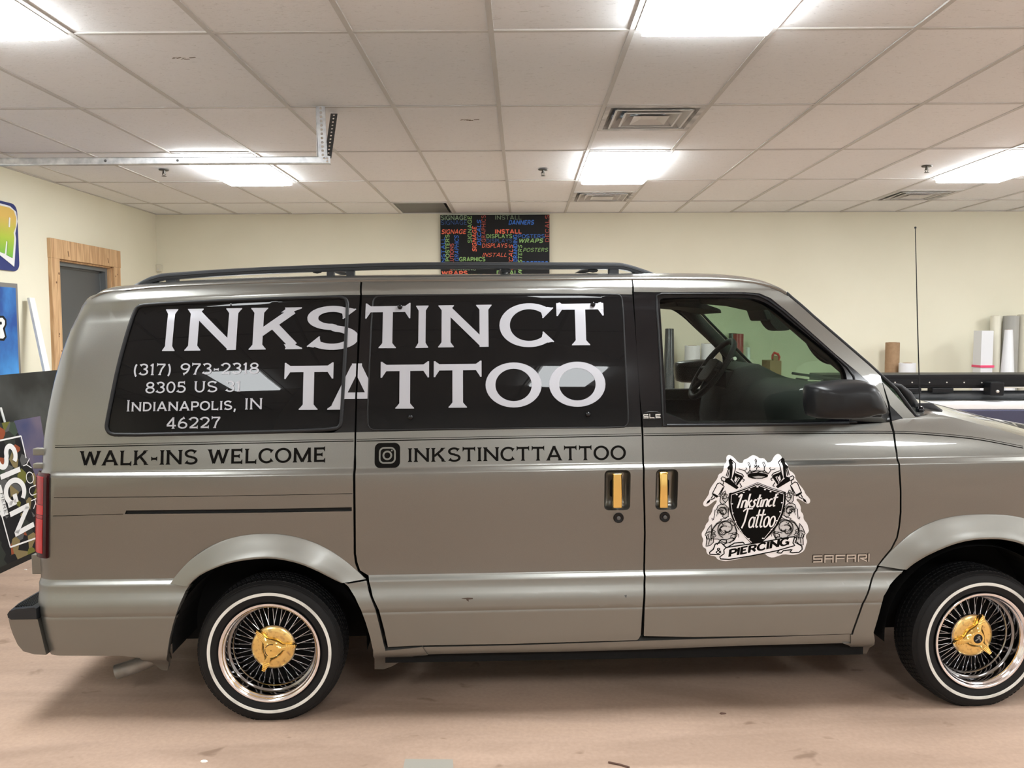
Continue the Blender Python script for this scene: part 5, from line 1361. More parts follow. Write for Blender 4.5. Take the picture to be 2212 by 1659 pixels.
# ------------------------------------------------------------------ lettering (strokes with a broad pen, small serifs)
def arc(cx, cy, rx, ry, a0, a1, k=22):
    return [(cx+rx*math.cos(math.radians(a0+(a1-a0)*i/k)), cy+ry*math.sin(math.radians(a0+(a1-a0)*i/k))) for i in range(k+1)]
H, Vv, N_ = 'h', 'v', ''
GL = {
 'I': (.36, [([(.18,0),(.18,1)],H,H)]),
 'N': (1.28, [([(.17,0),(.17,1)],H,H), ([(.20,.915),(1.09,.085)],N_,N_), ([(1.12,0),(1.12,1)],N_,H)]),
 'K': (1.18, [([(.17,0),(.17,1)],H,H), ([(.24,.40),(.95,.925)],N_,H), ([(.50,.60),(1.0,.075)],N_,H)]),
 'S': (1.06, [(arc(.53,.735,.38,.215,22,270,24)+arc(.55,.265,.41,.215,90,-158,24)[1:],'d','d')]),
 'T': (1.10, [([(.04,.925),(1.06,.925)],Vv,Vv), ([(.55,0),(.55,.93)],H,N_)]),
 'C': (1.14, [(arc(.62,.5,.53,.45,38,322,36),'d','d')]),
 'A': (1.28, [([(.15,.055),(.60,.95)],H,N_), ([(.66,.95),(1.13,.055)],N_,H), ([(.36,.31),(.94,.31)],N_,N_), ([(.52,.965),(.76,.965)],N_,N_)]),
 'O': (1.26, [(arc(.63,.5,.53,.445,0,360,44),N_,N_)]),
 'W': (1.62, [([(.14,.95),(.46,.045)],H,N_), ([(.46,.045),(.80,.95)],N_,N_), ([(.80,.95),(1.15,.045)],N_,N_), ([(1.15,.045),(1.48,.95)],N_,H)]),
 'L': (.95, [([(.17,0),(.17,1)],N_,H), ([(.12,.075),(.90,.075)],N_,'u')]),
 'E': (.98, [([(.17,0),(.17,1)],N_,N_), ([(.12,.075),(.92,.075)],N_,'u'), ([(.12,.925),(.90,.925)],N_,Vv), ([(.2,.51),(.72,.51)],N_,'e')]),
 'F': (.94, [([(.17,0),(.17,1)],H,N_), ([(.12,.925),(.90,.925)],N_,Vv), ([(.2,.50),(.72,.50)],N_,'e')]),
 'M': (1.44, [([(.16,0),(.18,1)],H,N_), ([(.18,.97),(.72,.05)],N_,N_), ([(.72,.05),(1.26,.97)],N_,N_), ([(1.26,1),(1.28,0)],N_,H)]),
 'P': (1.02, [([(.17,0),(.17,1)],H,H), ([(.17,.925),(.62,.925)]+arc(.62,.68,.30,.245,90,-90,14)+[(.2,.435)],N_,N_)]),
 'R': (1.14, [([(.17,0),(.17,1)],H,H), ([(.17,.925),(.62,.925)]+arc(.62,.70,.30,.225,90,-90,14)+[(.2,.475)],N_,N_), ([(.58,.45),(.98,.07)],N_,H)]),
 'B': (1.08, [([(.17,0),(.17,1)],N_,N_), ([(.12,.925),(.62,.925)]+arc(.62,.725,.27,.20,90,-90,12)+[(.2,.525)],N_,N_), ([(.2,.525),(.66,.525)]+arc(.66,.30,.30,.225,90,-90,12)+[(.12,.075)],N_,N_)]),
 'D': (1.18, [([(.17,0),(.17,1)],N_,N_), ([(.12,.925),(.52,.925)]+arc(.52,.5,.50,.425,90,-90,20)+[(.12,.075)],N_,N_)]),
 'G': (1.22, [(arc(.62,.5,.53,.45,38,325,36),'d',N_), ([(1.06,.02),(1.06,.44)],N_,N_), ([(.70,.44),(1.10,.44)],N_,N_)]),
 'U': (1.14, [([(.17,1),(.17,.40)]+arc(.57,.40,.40,.345,180,360,20)+[(.97,1)],H,H)]),
 'Y': (1.14, [([(.10,.97),(.57,.44)],H,N_), ([(1.04,.97),(.57,.44)],H,N_), ([(.57,.47),(.57,0)],N_,H)]),
 'H': (1.2, [([(.17,0),(.17,1)],H,H), ([(1.03,0),(1.03,1)],H,H), ([(.17,.51),(1.03,.51)],N_,N_)]),
 'V': (1.2, [([(.10,.97),(.58,.03)],H,N_), ([(.62,.03),(1.10,.97)],N_,H)]),
 '0': (.92, [(arc(.46,.5,.36,.445,0,360,36),N_,N_)]),
 '1': (.50, [([(.27,0),(.27,1)],H,N_), ([(.27,.93),(.07,.80)],N_,N_)]),
 '2': (.92, [(arc(.45,.70,.36,.245,170,-30,18)+[(.60,.40),(.12,.09)],'d',N_), ([(.08,.075),(.84,.075)],N_,'u')]),
 '3': (.90, [(arc(.43,.735,.33,.205,155,-90,18),'d',N_), (arc(.43,.285,.37,.235,90,-160,20),N_,'d')]),
 '4': (.96, [([(.66,0),(.66,1)],H,N_), ([(.66,.97),(.08,.30)],N_,N_), ([(.05,.27),(.92,.27)],N_,N_)]),
 '5': (.90, [([(.20,.925),(.78,.925)],N_,Vv), ([(.20,.96),(.17,.52)],N_,N_), ([(.17,.52)]+arc(.42,.32,.38,.27,125,-155,22),N_,'d')]),
 '6': (.92, [(arc(.46,.30,.37,.245,0,360,30),N_,N_), ([(.10,.34),(.16,.58),(.32,.80),(.62,.96)],N_,'d')]),
 '7': (.90, [([(.05,.925),(.84,.925)],Vv,N_), ([(.82,.93),(.50,.50),(.34,0)],N_,H)]),
 '8': (.90, [(arc(.45,.735,.31,.20,0,360,28),N_,N_), (arc(.45,.275,.37,.225,0,360,28),N_,N_)]),
 '9': (.92, [(arc(.46,.70,.37,.245,0,360,30),N_,N_), ([(.82,.66),(.76,.42),(.60,.20),(.30,.04)],N_,'d')]),
 '(': (.48, [(arc(.62,.42,.42,.66,128,232,14),N_,N_)]), ')': (.48, [(arc(-.14,.42,.42,.66,52,-52,14),N_,N_)]),
 '-': (.62, [([(.08,.42),(.54,.42)],'e','e')]), ',': (.34, [([(.17,.10),(.17,.0),(.10,-.20)],N_,N_)]), ' ': (.55, []),
 '&': (1.0, [([(.95,.05),(.30,.75)]+arc(.48,.80,.20,.16,200,-30,10)+[(.25,.42)]+arc(.40,.24,.30,.20,160,340,12)+[(.90,.50)],N_,N_)]),
}
# lower-case, upright skeletons for the brush script (sheared when drawn)
LC = {
 'n': (.52, [([(.08,0),(.08,.55)],N_,N_), ([(.08,.38)]+arc(.27,.38,.15,.17,150,0,10)+[(.42,.05),(.52,.03)],N_,N_)]),
 'k': (.50, [([(.08,0),(.08,1.02)],N_,N_), ([(.08,.25),(.40,.55)],N_,N_), ([(.18,.33),(.42,.02)],N_,N_)]),
 's': (.42, [([(.36,.50),(.22,.57),(.12,.44),(.28,.24),(.22,.03),(.02,.06)],N_,N_)]),
 't': (.36, [([(.16,.92),(.14,.12),(.22,.02),(.34,.06)],N_,N_), ([(-.02,.62),(.40,.66)],N_,N_)]),
 'i': (.26, [([(.10,.55),(.10,.08),(.22,.03)],N_,N_)]),
 'c': (.44, [(arc(.25,.29,.19,.26,60,320,14),N_,N_)]),
 'a': (.54, [(arc(.25,.28,.19,.26,0,360,16),N_,N_), ([(.44,.55),(.44,.08),(.54,.03)],N_,N_)]),
 'o': (.50, [(arc(.25,.28,.19,.26,0,360,16),N_,N_)]),
 'I': (.50, [([(.05,.80),(.22,1.0),(.30,.98),(.22,.0)],N_,N_)]),
 'T': (.66, [([(.0,.86),(.18,.98),(.74,.98)],N_,N_), ([(.34,.96),(.30,.3),(.18,.0)],N_,N_)]),
}
def stroke_polys(pts, tv, th, seg=.08):
    pts = densify(pts, seg); n = len(pts)
    closed = math.dist(pts[0], pts[-1]) < 1e-6
    Lf = []; Rt = []
    for i in range(n):
        if closed and i in (0, n-1): a, b = pts[n-2], pts[1]
        else: a, b = pts[max(0, i-1)], pts[min(n-1, i+1)]
        dx, dy = b[0]-a[0], b[1]-a[1]; l = math.hypot(dx, dy) or 1; dx /= l; dy /= l
        h = .5*math.hypot(tv*dy, th*dx) if True else 0
        Lf.append((pts[i][0]-dy*h, pts[i][1]+dx*h)); Rt.append((pts[i][0]+dy*h, pts[i][1]-dx*h))
    return [[Lf[i], Rt[i], Rt[i+1], Lf[i+1]] for i in range(n-1)]
def glyph_polys(ch, tv=.20, th=.14, serif=1.0, font=GL):
    w, st = font[ch]; out = []
    for pts, s0, s1 in st:
        out += stroke_polys(pts, tv, th)
        if not serif: continue
        for (p, q), s in (((pts[0], pts[1]), s0), ((pts[-1], pts[-2]), s1)):
            x, y = p
            if s == 'h':
                sg = 1 if y < .5 else -1; y0 = 0 if y < .5 else 1; W = tv/2+.085*serif; k = .035; d = .12
                sl = (q[0]-p[0])/max(.05, abs(q[1]-p[1]))
                out.append([(x-W, y0), (x+W, y0), (x+W-.01, y0+sg*k), (x-W+.01, y0+sg*k)])
                out.append([(x-W+.02, y0+sg*k), (x+W-.02, y0+sg*k), (x+tv*.5+sl*d, y0+sg*d), (x-tv*.5+sl*d, y0+sg*d)])
            elif s in ('v', 'u', 'e'):
                sg = 1 if q[0] > x else -1; t = th/2; k = .035; d = .12
                lo, hi = {'v': (.15, .07), 'u': (.06, .15), 'e': (.07, .07)}[s]; lo *= serif; hi *= serif
                out.append([(x, y-t-lo), (x+sg*k, y-t-lo), (x+sg*k, y+t+hi), (x, y+t+hi)])
                out.append([(x+sg*k, y-t-lo*.9), (x+sg*d, y-t), (x+sg*d, y+t), (x+sg*k, y+t+hi*.9)])
            elif s == 'd':
                dx, dy = p[0]-q[0], p[1]-q[1]; l = math.hypot(dx, dy); dx /= l; dy /= l; hw = .5*math.hypot(tv*dy, th*dx); W = hw+.075*serif
                nx, ny = -dy, dx
                out.append([(x+nx*W, y+ny*W), (x-nx*W, y-ny*W), (x-nx*W-dx*.03, y-ny*W-dy*.03), (x+nx*W-dx*.03, y+ny*W-dy*.03)])
                out.append([(x+nx*W*.9-dx*.03, y+ny*W*.9-dy*.03), (x-nx*W*.9-dx*.03, y-ny*W*.9-dy*.03), (x-nx*hw-dx*.12, y-ny*hw-dy*.12), (x+nx*hw-dx*.12, y+ny*hw-dy*.12)])
    return w, out
def text_polys(s, tv=.2, th=.14, serif=1.0, gap=.10, small=None, font=GL, shear=0.0):
    """whole string in units of cap height; returns width, polygons"""
    x = 0; out = []
    for i, ch in enumerate(s):
        k = 1.0
        if small and ch.isalpha() and (i > 0 and s[i-1].isalpha()) and i not in small: k = .80
        w, ps = glyph_polys(ch, tv/k if k < 1 else tv, th/k if k < 1 else th, serif, font)
        out += [[(x+px_*k+shear*py_*k, py_*k) for px_, py_ in p] for p in ps]; x += (w+gap)*k
    return x-gap, out
def text_groups(s, tv, th, serif, gap, small=None, font=GL, shear=0.0):
    """the same string as one list of polygons for each letter"""
    out = []; n = 0; P = text_polys(s, tv, th, serif, gap, small, font, shear)[1]
    for ch in s:
        k = len(glyph_polys(ch, tv, th, serif, font)[1])
        if k: out.append(P[n:n+k])
        n += k
    return out
def side_polys(name, polys, m, parent, off, to_uw, cut=None):
    """flat shapes laid on the van's side: polys in local units, to_uw maps them to (u, w)"""
    bm = bmesh.new()
    for p in polys:
        vs = [bm.verts.new((*to_uw(*q), 0)) for q in p]
        try: bm.faces.new(vs)
        except ValueError: pass
    if cut:
        for co, no in cut:
            bmesh.ops.bisect_plane(bm, geom=bm.verts[:]+bm.edges[:]+bm.faces[:], dist=1e-6, plane_co=co, plane_no=no)
        (c0, n0), (c1, n1) = cut
        kill = [f for f in bm.faces if (f.calc_center_median()-Vector(c0)).dot(Vector(n0)) > 0 and (f.calc_center_median()-Vector(c1)).dot(Vector(n1)) < 0]
        bmesh.ops.delete(bm, geom=kill, context='FACES')
    bm.verts.index_update(); vs = []; ns = []
    for v in bm.verts:
        a, n = to_an((v.co.x, v.co.y)); vs.append(S(a, n, off)); ns.append(surf_normal(a, n))
    fs = []
    for f in bm.faces:
        ids = [v.index for v in f.verts]; f.normal_update()
        if f.normal.z < 0: ids.reverse()
        fs.append(ids)
    bm.free()
    me = bpy.data.meshes.new(name); me.from_pydata(vs, [], fs)
    for p in me.polygons: p.use_smooth = True
    me.normals_split_custom_set_from_vertices([tuple(n) for n in ns])
    return link(name, me, m, parent)
def box_map(bl, br, tl, tr, W):
    def f(x, y):
        s = x/W; b = (bl[0]+(br[0]-bl[0])*s, bl[1]+(br[1]-bl[1])*s); t = (tl[0]+(tr[0]-tl[0])*s, tl[1]+(tr[1]-tl[1])*s)
        return (b[0]+(t[0]-b[0])*y, b[1]+(t[1]-b[1])*y)
    return f
def van_text(name, s, key, m, off, tv=.2, th=.14, serif=1.0, gap=.12, small=None):
    W, P = text_polys(s, tv, th, serif, gap, small)
    bl, br, tl, tr = T[key]; tl = (bl[0], tl[1]); tr = (br[0], tr[1])
    f = box_map(bl, br, tl, tr, W)
    for ps in text_groups(s, tv, th, serif, gap, small): side_polys(name, ps, m, van, off, f)
def lettering():
    def big(word, key, cap, gaps):
        P = T[key]; c0, c1 = T[cap]; bL, bR = P[0], P[-1]
        for i, ch in enumerate(word):
            bl, br = P[2*i], P[2*i+1]
            def top(p):
                s = (p[0]-bL[0])/(bR[0]-bL[0]); base = bL[1]+(bR[1]-bL[1])*s; return (p[0], c0[1]+(c1[1]-c0[1])*s)
            W, ps = glyph_polys(ch, .225, .145, 1.0)
            xs = [q[0] for p in ps for q in p]; x0, x1 = min(xs), max(xs)
            f = box_map(bl, br, top(bl), top(br), x1-x0)
            u = (bl[0]+br[0])/2; cut = None
            if (word, i) in (('INKSTINCT', 3), ('TATTOO', 1)):
                off = -.0012; g = (T['slide_left'][0][0]+T['quarter_right'][0][0])/2, T['slide_left'][0][1]; b = (T['slide_left2'][0][0]+T['quarter_right2'][0][0])/2, T['slide_left2'][0][1]
                d = Vector((g[0]-b[0], g[1]-b[1], 0)).normalized(); no = Vector((d.y, -d.x, 0))
                c = Vector((b[0], b[1], 0)); cut = ((c-no*.0036, no), (c+no*.0036, no))
            elif u < .30: off = .0018
            else: off = -.0032
            side_polys('window_letter', [[(x-x0, y) for x, y in p] for p in ps], 'silver_vinyl', van, off, f, cut)
    big('INKSTINCT', 'w_ink', 'cap_ink', None); big('TATTOO', 'w_tat', 'cap_tat', None)
    van_text('phone_digit', '(317) 973-2318', 't_phone', 'silver_vinyl', .0018, .17, .13, .8)
    van_text('address_letter', '8305 US 31', 't_street', 'silver_vinyl', .0018, .17, .13, .8)
    van_text('address_letter', 'INDIANAPOLIS, IN', 't_city', 'silver_vinyl', .0018, .17, .13, .7, small=(14, 15))
    van_text('postcode_digit', '46227', 't_zip', 'silver_vinyl', .0018, .17, .13, .8)
    van_text('slogan_letter', 'WALK-INS WELCOME', 't_walk', 'black_vinyl', -.0012, .21, .15, .9)
    van_text('handle_letter', 'INKSTINCTTATTOO', 't_insta', 'black_vinyl', -.0012, .205, .15, .9)
    # camera logo: rounded square, outlined camera
    bl, br, tl, tr = T['insta']; f = box_map(bl, br, (bl[0]+.0005, tl[1]), (br[0], tr[1]), 1.0)
    def rr(x0, y0, x1, y1, r, k=7):
        o = []
        for cx, cy, s in ((x1-r, y1-r, 0), (x0+r, y1-r, 90), (x0+r, y0+r, 180), (x1-r, y0+r, 270)):
            o += [(cx+r*math.cos(math.radians(s+90*i/k)), cy+r*math.sin(math.radians(s+90*i/k))) for i in range(k+1)]
        return o
    lg = panel('camera_logo', [[f(*p) for p in rr(0, 0, 1, 1, .22)]], 'black_vinyl', van, off=-.0012, flange=0)
    o_ = rr(.20, .20, .80, .80, .17); o_.append(o_[0])
    side_polys('logo_body', stroke_polys(o_, .065, .065), 'pewter_paint', lg, -.0020, f)
    side_polys('logo_lens', stroke_polys(arc(.5, .5, .155, .155, 0, 360, 32), .07, .07), 'pewter_paint', lg, -.0020, f)
    side_polys('logo_dot', [arc(.675, .69, .035, .035, 0, 330, 11)], 'pewter_paint', lg, -.0020, f)
    # trim badge and model name
    q = T['sle_plate']; b = side_polys('trim_badge', [roundpoly(q, 2)], 'gloss_black', van, -.0035, lambda x, y: (x, y))
    tubes = MB(); side_tube('', roundpoly(q, 2), .0016, None, None, off=-.003, closed=True, mb=tubes, seg=6); tubes.build('badge_rim', 'trim_plastic', b, smooth=60)
    sq = {'S': [[(.9,.92),(.08,.92),(.08,.5),(.92,.5),(.92,.08),(.08,.08)]], 'L': [[(.08,1),(.08,.08),(.9,.08)]], 'E': [[(.92,.92),(.08,.92),(.08,.08),(.92,.08)], [(.08,.5),(.85,.5)]],
          'A': [[(.08,0),(.08,.92),(.92,.92),(.92,0)], [(.08,.48),(.92,.48)]], 'F': [[(.08,0),(.08,.92),(.95,.92)], [(.08,.48),(.9,.48)]], 'R': [[(.08,0),(.08,.92),(.85,.92),(.92,.8),(.92,.55),(.8,.45),(.3,.45),(.95,0)]], 'I': [[(.08,0),(.08,1)]]}
    def block(word, key, m, off, t, depth, name, parent):
        x = 0; P = []
        for ch in word:
            wd = 1.45 if ch not in 'I' else .2
            for st in sq[ch]:
                st = [(x+a*wd, b) for a, b in st]
                for a, b in zip(st, st[1:]):
                    dx, dy = b[0]-a[0], b[1]-a[1]; l = math.hypot(dx, dy); e = t/2; dx *= e/l; dy *= e/l
                    P += stroke_polys([(a[0]-dx, a[1]-dy), (b[0]+dx, b[1]+dy)], t, t, .5)
            x += wd+.25
        bl, br, tl, tr = T[key]
        f = box_map(bl, br, (bl[0], tl[1]), (br[0], tr[1]), x-.25)
        mb = MB()
        for p in P:
            A = [on_side(f(*q), off) for q in p]; B = [on_side(f(*q), off+depth) for q in p]
            mb.loft([A, B])
        return mb.build(name, m, parent)
    block('SLE', 't_sle', 'badge_silver', -.006, .19, .003, 'badge_letters', b)
    o = block('SAFARI', 't_safari', 'badge_silver', -.0050, .17, .004, 'model_name_badge', van)
    block('SAFARI', 't_safari', 'rust_and_badge_shade', -.0018, .30, .003, 'badge_shadow_backing', o)  # wider dark underlay that paints the shade along the letter edges
    # pinstripes
    for key in ('pin_a', 'pin_b', 'pin_c'):
        L = densify(sm(T[key], 1), .06)
        for d, t in ((0.0, .0034), (.0074, .0018)):
            P = [[(a[0], a[1]+d-t/2), (b[0], b[1]+d-t/2), (b[0], b[1]+d+t/2), (a[0], a[1]+d+t/2)] for a, b in zip(L, L[1:])]
            side_polys('pinstripe', P, 'black_vinyl', van, -.0008, lambda x, y: (x, y))
    side_polys('paint_chip', [T['chip']], 'rust_and_badge_shade', van, -.0008, lambda x, y: (x, y)); side_polys('paint_chip', [T['chip2']], 'steel_dark', van, -.0008, lambda x, y: (x, y))
lettering()

# ------------------------------------------------------------------ shield crest decal on the front door
def crest():
    tl, tr, br, bl = T['crest']
    def f(x, y):
        s, t = x/1880, y/1659
        a = (tl[0]+(tr[0]-tl[0])*s, tl[1]+(tr[1]-tl[1])*s); b = (bl[0]+(br[0]-bl[0])*s, bl[1]+(br[1]-bl[1])*s)
        return (a[0]+(b[0]-a[0])*t, a[1]+(b[1]-a[1])*t)
    outl = [(320,838),(305,800),(345,740),(375,690),(380,640),(420,570),(470,500),(480,450),(530,430),(545,350),(590,310),(585,260),(600,235),(630,228),(680,260),(730,325),(780,325),(790,285),(830,275),(880,240),(910,230),(950,245),(985,270),(1030,265),(1060,300),(1065,320),(1120,310),(1150,250),(1190,215),(1225,222),(1250,260),(1255,300),(1300,330),(1310,400),(1360,430),(1390,470),(1390,500),(1440,570),(1500,640),(1520,690),(1570,740),(1585,770),(1575,805),(1540,808),(1480,770),(1430,742),(1412,760),(1450,800),(1475,850),(1475,900),(1510,940),(1515,1000),(1560,1050),(1580,1110),(1590,1150),(1555,1190),(1555,1230),(1575,1270),(1560,1320),(1550,1370),(1520,1410),(1440,1440),(1380,1440),(1300,1430),(1240,1450),(1170,1475),(1110,1460),(1060,1415),(800,1480),(620,1515),(560,1510),(500,1490),(480,1455),(400,1440),(370,1410),(365,1360),(325,1340),(315,1300),(330,1250),(305,1200),(305,1160),(340,1110),(350,1060),(385,1020),(380,970),(415,920),(430,850),(470,790),(468,762),(440,775),(400,810),(360,842)]
    base = panel('crest_decal', [[f(*p) for p in roundpoly(outl, 1)]], 'white_vinyl', van, off=-.0012, flange=0)
    base['label'] = 'black and white shield crest decal'
    def fill(name, polys, m, off):
        # ngons cut to pieces that follow the door
        for q in polys: o = panel(name, [[f(*p) for p in q]], m, base, off=off, flange=0)
        return o
    def strokes(name, lines, t, m, off, tt=None):
        for l in lines: side_polys(name, stroke_polys(l, t, tt or t, 25), m, base, off, f)
    mir = lambda L: [(1888-x, y-12) for x, y in L]
    both = lambda ls: ls+[mir(l) for l in ls]
    # leaf scrolls
    def spiral(cx, cy, r0, r1, a0, a1, k=26): return [(cx+(r0+(r1-r0)*i/k)*math.cos(math.radians(a0+(a1-a0)*i/k)), cy-(r0+(r1-r0)*i/k)*math.sin(math.radians(a0+(a1-a0)*i/k))) for i in range(k+1)]
    leafs = [[(565,650),(540,670),(512,720),(508,780),(530,815),(565,800),(600,760),(606,720),(585,740),(575,690)],
             [(470,880),(485,835),(520,812),(570,820),(612,860),(612,960),(580,990),(540,960),(560,940),(540,900),(500,890)],
             [(600,1010),(640,985),(680,1040),(720,1130),(725,1200),(690,1260),(620,1290),(560,1280),(500,1240),(440,1240),(420,1180),(440,1110),(480,1060),(540,1030)],
             [(420,1060),(380,1110),(345,1190),(370,1220),(360,1330),(410,1320),(450,1280),(450,1220),(420,1150)],
             [(700,1290),(760,1200),(850,1270),(880,1300)]]
    fill('leaf_shade', both(leafs[:4]), 'pale_grey_vinyl', -.0016)
    sh = [spiral(545,905,62,14,200,-300), spiral(600,1110,120,30,250,-140), spiral(565,1150,75,16,60,400), [(455,880),(448,940),(440,1000),(425,1010),(420,980)], [(540,1012),(480,1050),(430,1120),(415,1200),(420,1260)], [(520,1000),(560,990),(620,960)], [(560,690),(540,760),(580,800)], [(690,1060),(720,1150),(700,1240),(640,1290)], [(620,1180),(660,1170),(700,1190)], [(600,1250),(650,1230),(700,1230)], [(380,1190),(400,1260),(390,1310)]]
    strokes('leaf_mid_tone', both([sh[0], sh[1], sh[2], sh[7], sh[4]]), 24, 'grey_vinyl', -.0019)
    strokes('leaf_outline', both(sh+[l+[l[0]] for l in leafs[:4]]+[[(440,1130),(470,1150),(440,1180),(480,1200),(450,1220)], [(545,1045),(560,1080),(520,1110),(540,1140)], [(640,1010),(650,1060),(690,1080)], [(520,850),(560,850),(590,900)]]), 9, 'black_vinyl', -.0022)
    fine = []
    for cx, cy, r in ((600, 1120, 118), (545, 905, 66), (405, 1215, 70), (690, 1215, 60), (560, 730, 46)):
        for j in range(7):
            rr_ = r*(.30+.11*j); a0 = 40*j+cx % 50; fine.append(arc(cx+8*math.sin(j*2.1), cy+8*math.cos(j*1.7), rr_, rr_*.9, a0, a0+95, 9))
    strokes('leaf_engraving', both(fine), 7, 'black_vinyl', -.0021)
    strokes('leaf_engraving', both([arc(x, y, r, r*.85, a, a+120, 9) for x, y, r, a in ((640,1060,40,20),(560,1180,50,200),(470,1150,36,90),(520,1230,40,250),(590,870,30,10),(500,950,26,150))]), 13, 'grey_vinyl', -.0020)
    # tattoo machines
    blk = [[(612,290),(640,268),(655,300),(636,500),(612,520)], [(575,500),(600,490),(725,610),(700,632),(560,545)], [(640,500),(665,430),(760,470),(775,490),(705,590),(690,570),(735,495),(680,475),(668,530),(690,555),(680,570)], [(345,812),(360,775),(400,745),(385,790)], [(580,375),(610,345),(625,370),(600,400)], [(408,690),(430,680),(490,715),(470,735)]]
    fill('machine_black', both(blk), 'black_vinyl', -.0018)
    ml = [[(632,275),(690,325),(650,520)], [(470,565),(500,555),(552,598),(500,718),(412,690),(470,565)], [(400,745),(425,700),(450,715),(440,740),(400,760)], [(515,520),(545,540),(535,580)], [(512,500),(530,480),(570,500),(560,540),(525,525),(512,500)], [(572,470),(590,400),(622,400),(610,500)], [(590,480),(604,410)], [(690,480),(715,500),(690,550)], [(760,500),(790,520),(770,540)], [(735,560),(760,600),(740,610)], [(685,420),(760,450),(780,480)], [(540,610),(490,700)], [(650,310),(660,330),(652,325)]]
    strokes('machine_outline', both(ml), 11, 'black_vinyl', -.0020)
    # crown
    fill('crown_band', [[(820,455),(870,435),(945,428),(1020,438),(1068,458),(1060,485),(1000,503),(945,507),(880,502),(832,485)]], 'black_vinyl', -.0018)
    fill('crown_gloss', [[(880,480),(950,470),(1030,478),(990,496),(930,500)]], 'grey_vinyl', -.0022)
    cr = [[(820,450),(790,410),(720,385),(725,400)], [(790,405),(815,390),(800,370)], [(820,445),(850,400),(845,360),(835,320),(850,315),(858,350),(852,370)], [(860,430),(930,400),(925,290),(935,275),(945,300),(930,330)], [(900,370),(930,345),(965,370)], [(905,340),(930,380),(960,345)], [(1060,450),(1020,400),(1020,365),(1010,320),(1030,310),(1035,350),(1020,370)], [(1065,450),(1100,400),(1150,385)], [(1100,400),(1080,380),(1095,370)], [(870,425),(850,400)], [(940,425),(1010,420),(1020,400)], [(830,440),(945,410),(1060,440)]]
    strokes('crown_outline', cr, 9, 'black_vinyl', -.0020); strokes('crown_shade', [[(815,435),(870,412),(945,402),(1020,412),(1068,438)], [(930,385),(930,300)]], 14, 'grey_vinyl', -.0018)
    # shield
    shp = [(945,547),(1110,612),(1285,665),(1287,800),(1265,940),(1215,1065),(1130,1185),(1020,1290),(905,1300),(830,1225),(735,1115),(665,1000),(622,880),(608,760),(612,680),(790,615)]
    fill('shield', [shp], 'black_vinyl', -.0024)
    strokes('shield_line', [[(905,1283),(800,1185),(715,1060),(662,930),(638,800),(640,700),(800,640),(945,578),(1100,640),(1262,690),(1260,800),(1238,930),(1178,1070),(1048,1242)], [(640,672),(800,618),(945,558),(1100,620),(1255,668)]], 6, 'white_vinyl', -.0029)
    riv = [(945,600,15),(1035,635,12),(1102,660,12),(1190,688,12),(850,638,12),(785,668,12),(703,695,12),(653,808,11),(665,920,11),(700,1027,11),(763,1132,11),(870,1237,11),(1243,795,11),(1228,905,11),(1193,1015,11),(1135,1122,11),(1037,1232,11)]
    side_polys('rivet_dots', [arc(x, y, r, r*.65, 0, 330, 11) for x, y, r in riv], 'white_vinyl', base, -.0029, f)
    # brush script
    def script(word, x0, y0, x1, y1, cap, t, name):
        W = text_polys(word, t, t*.55, 0, -.02, None, LC, .30)[0]
        for P in text_groups(word, t, t*.55, 0, -.02, None, LC, .30): side_polys(name, P, 'white_vinyl', base, -.0030, lambda x, y: f(x0+(x1-x0)*x/W, y0+(y1-y0)*x/W-cap*y))
    script('Inkstinct', 690, 862, 1165, 838, 165, .17, 'script_letter'); script('Tattoo', 750, 1108, 1165, 1092, 240, .13, 'script_letter')
    # ribbon
    fill('ribbon', [[(600,1345),(1000,1285),(1330,1222),(1418,1213),(1440,1235),(1402,1290),(1425,1320),(1215,1385),(900,1450),(640,1492),(560,1490),(528,1478),(535,1450),(580,1420),(570,1370)]], 'white_vinyl', -.0028)
    fill('ribbon', [[(470,1300),(560,1285),(590,1345),(570,1380),(575,1420),(535,1450),(440,1430),(405,1425),(410,1400),(450,1370)], [(1215,1412),(1240,1380),(1405,1330),(1410,1295),(1500,1320),(1520,1360),(1490,1400),(1400,1412),(1370,1405),(1390,1375),(1290,1385),(1270,1412)]], 'white_vinyl', -.0027)
    rb = [[(600,1345),(1000,1285),(1330,1222),(1418,1213),(1445,1240),(1425,1280),(1510,1330),(1515,1370),(1480,1405),(1395,1412),(1370,1405),(1395,1372),(1290,1385),(1265,1415),(1212,1412),(1240,1380)], [(600,1345),(575,1375),(580,1420),(530,1460),(540,1485),(640,1492),(900,1450),(1215,1385),(1425,1322),(1400,1290),(1418,1215)], [(470,1300),(450,1365),(405,1405),(410,1428),(535,1432)], [(470,1300),(540,1285),(600,1345)], [(490,1310),(540,1245),(600,1250),(605,1290),(560,1310)], [(605,1350),(700,1290),(800,1280),(820,1300)]]
    strokes('ribbon_outline', rb, 14, 'black_vinyl', -.0031)
    W = text_polys('PIERCING', .36, .22, .0, .06)[0]
    for P in text_groups('PIERCING', .36, .22, .0, .06): side_polys('ribbon_letter', P, 'black_vinyl', base, -.0032, lambda x, y: f(632+(1352-632)*x/W+8*y, 1462+(1312-1462)*x/W-92*y))
    W, P = text_polys('&', .2, .14, 0)
    side_polys('ribbon_ampersand', P, 'black_vinyl', base, -.0032, lambda x, y: f(478+70*x/W, 1420-70*y))
crest()

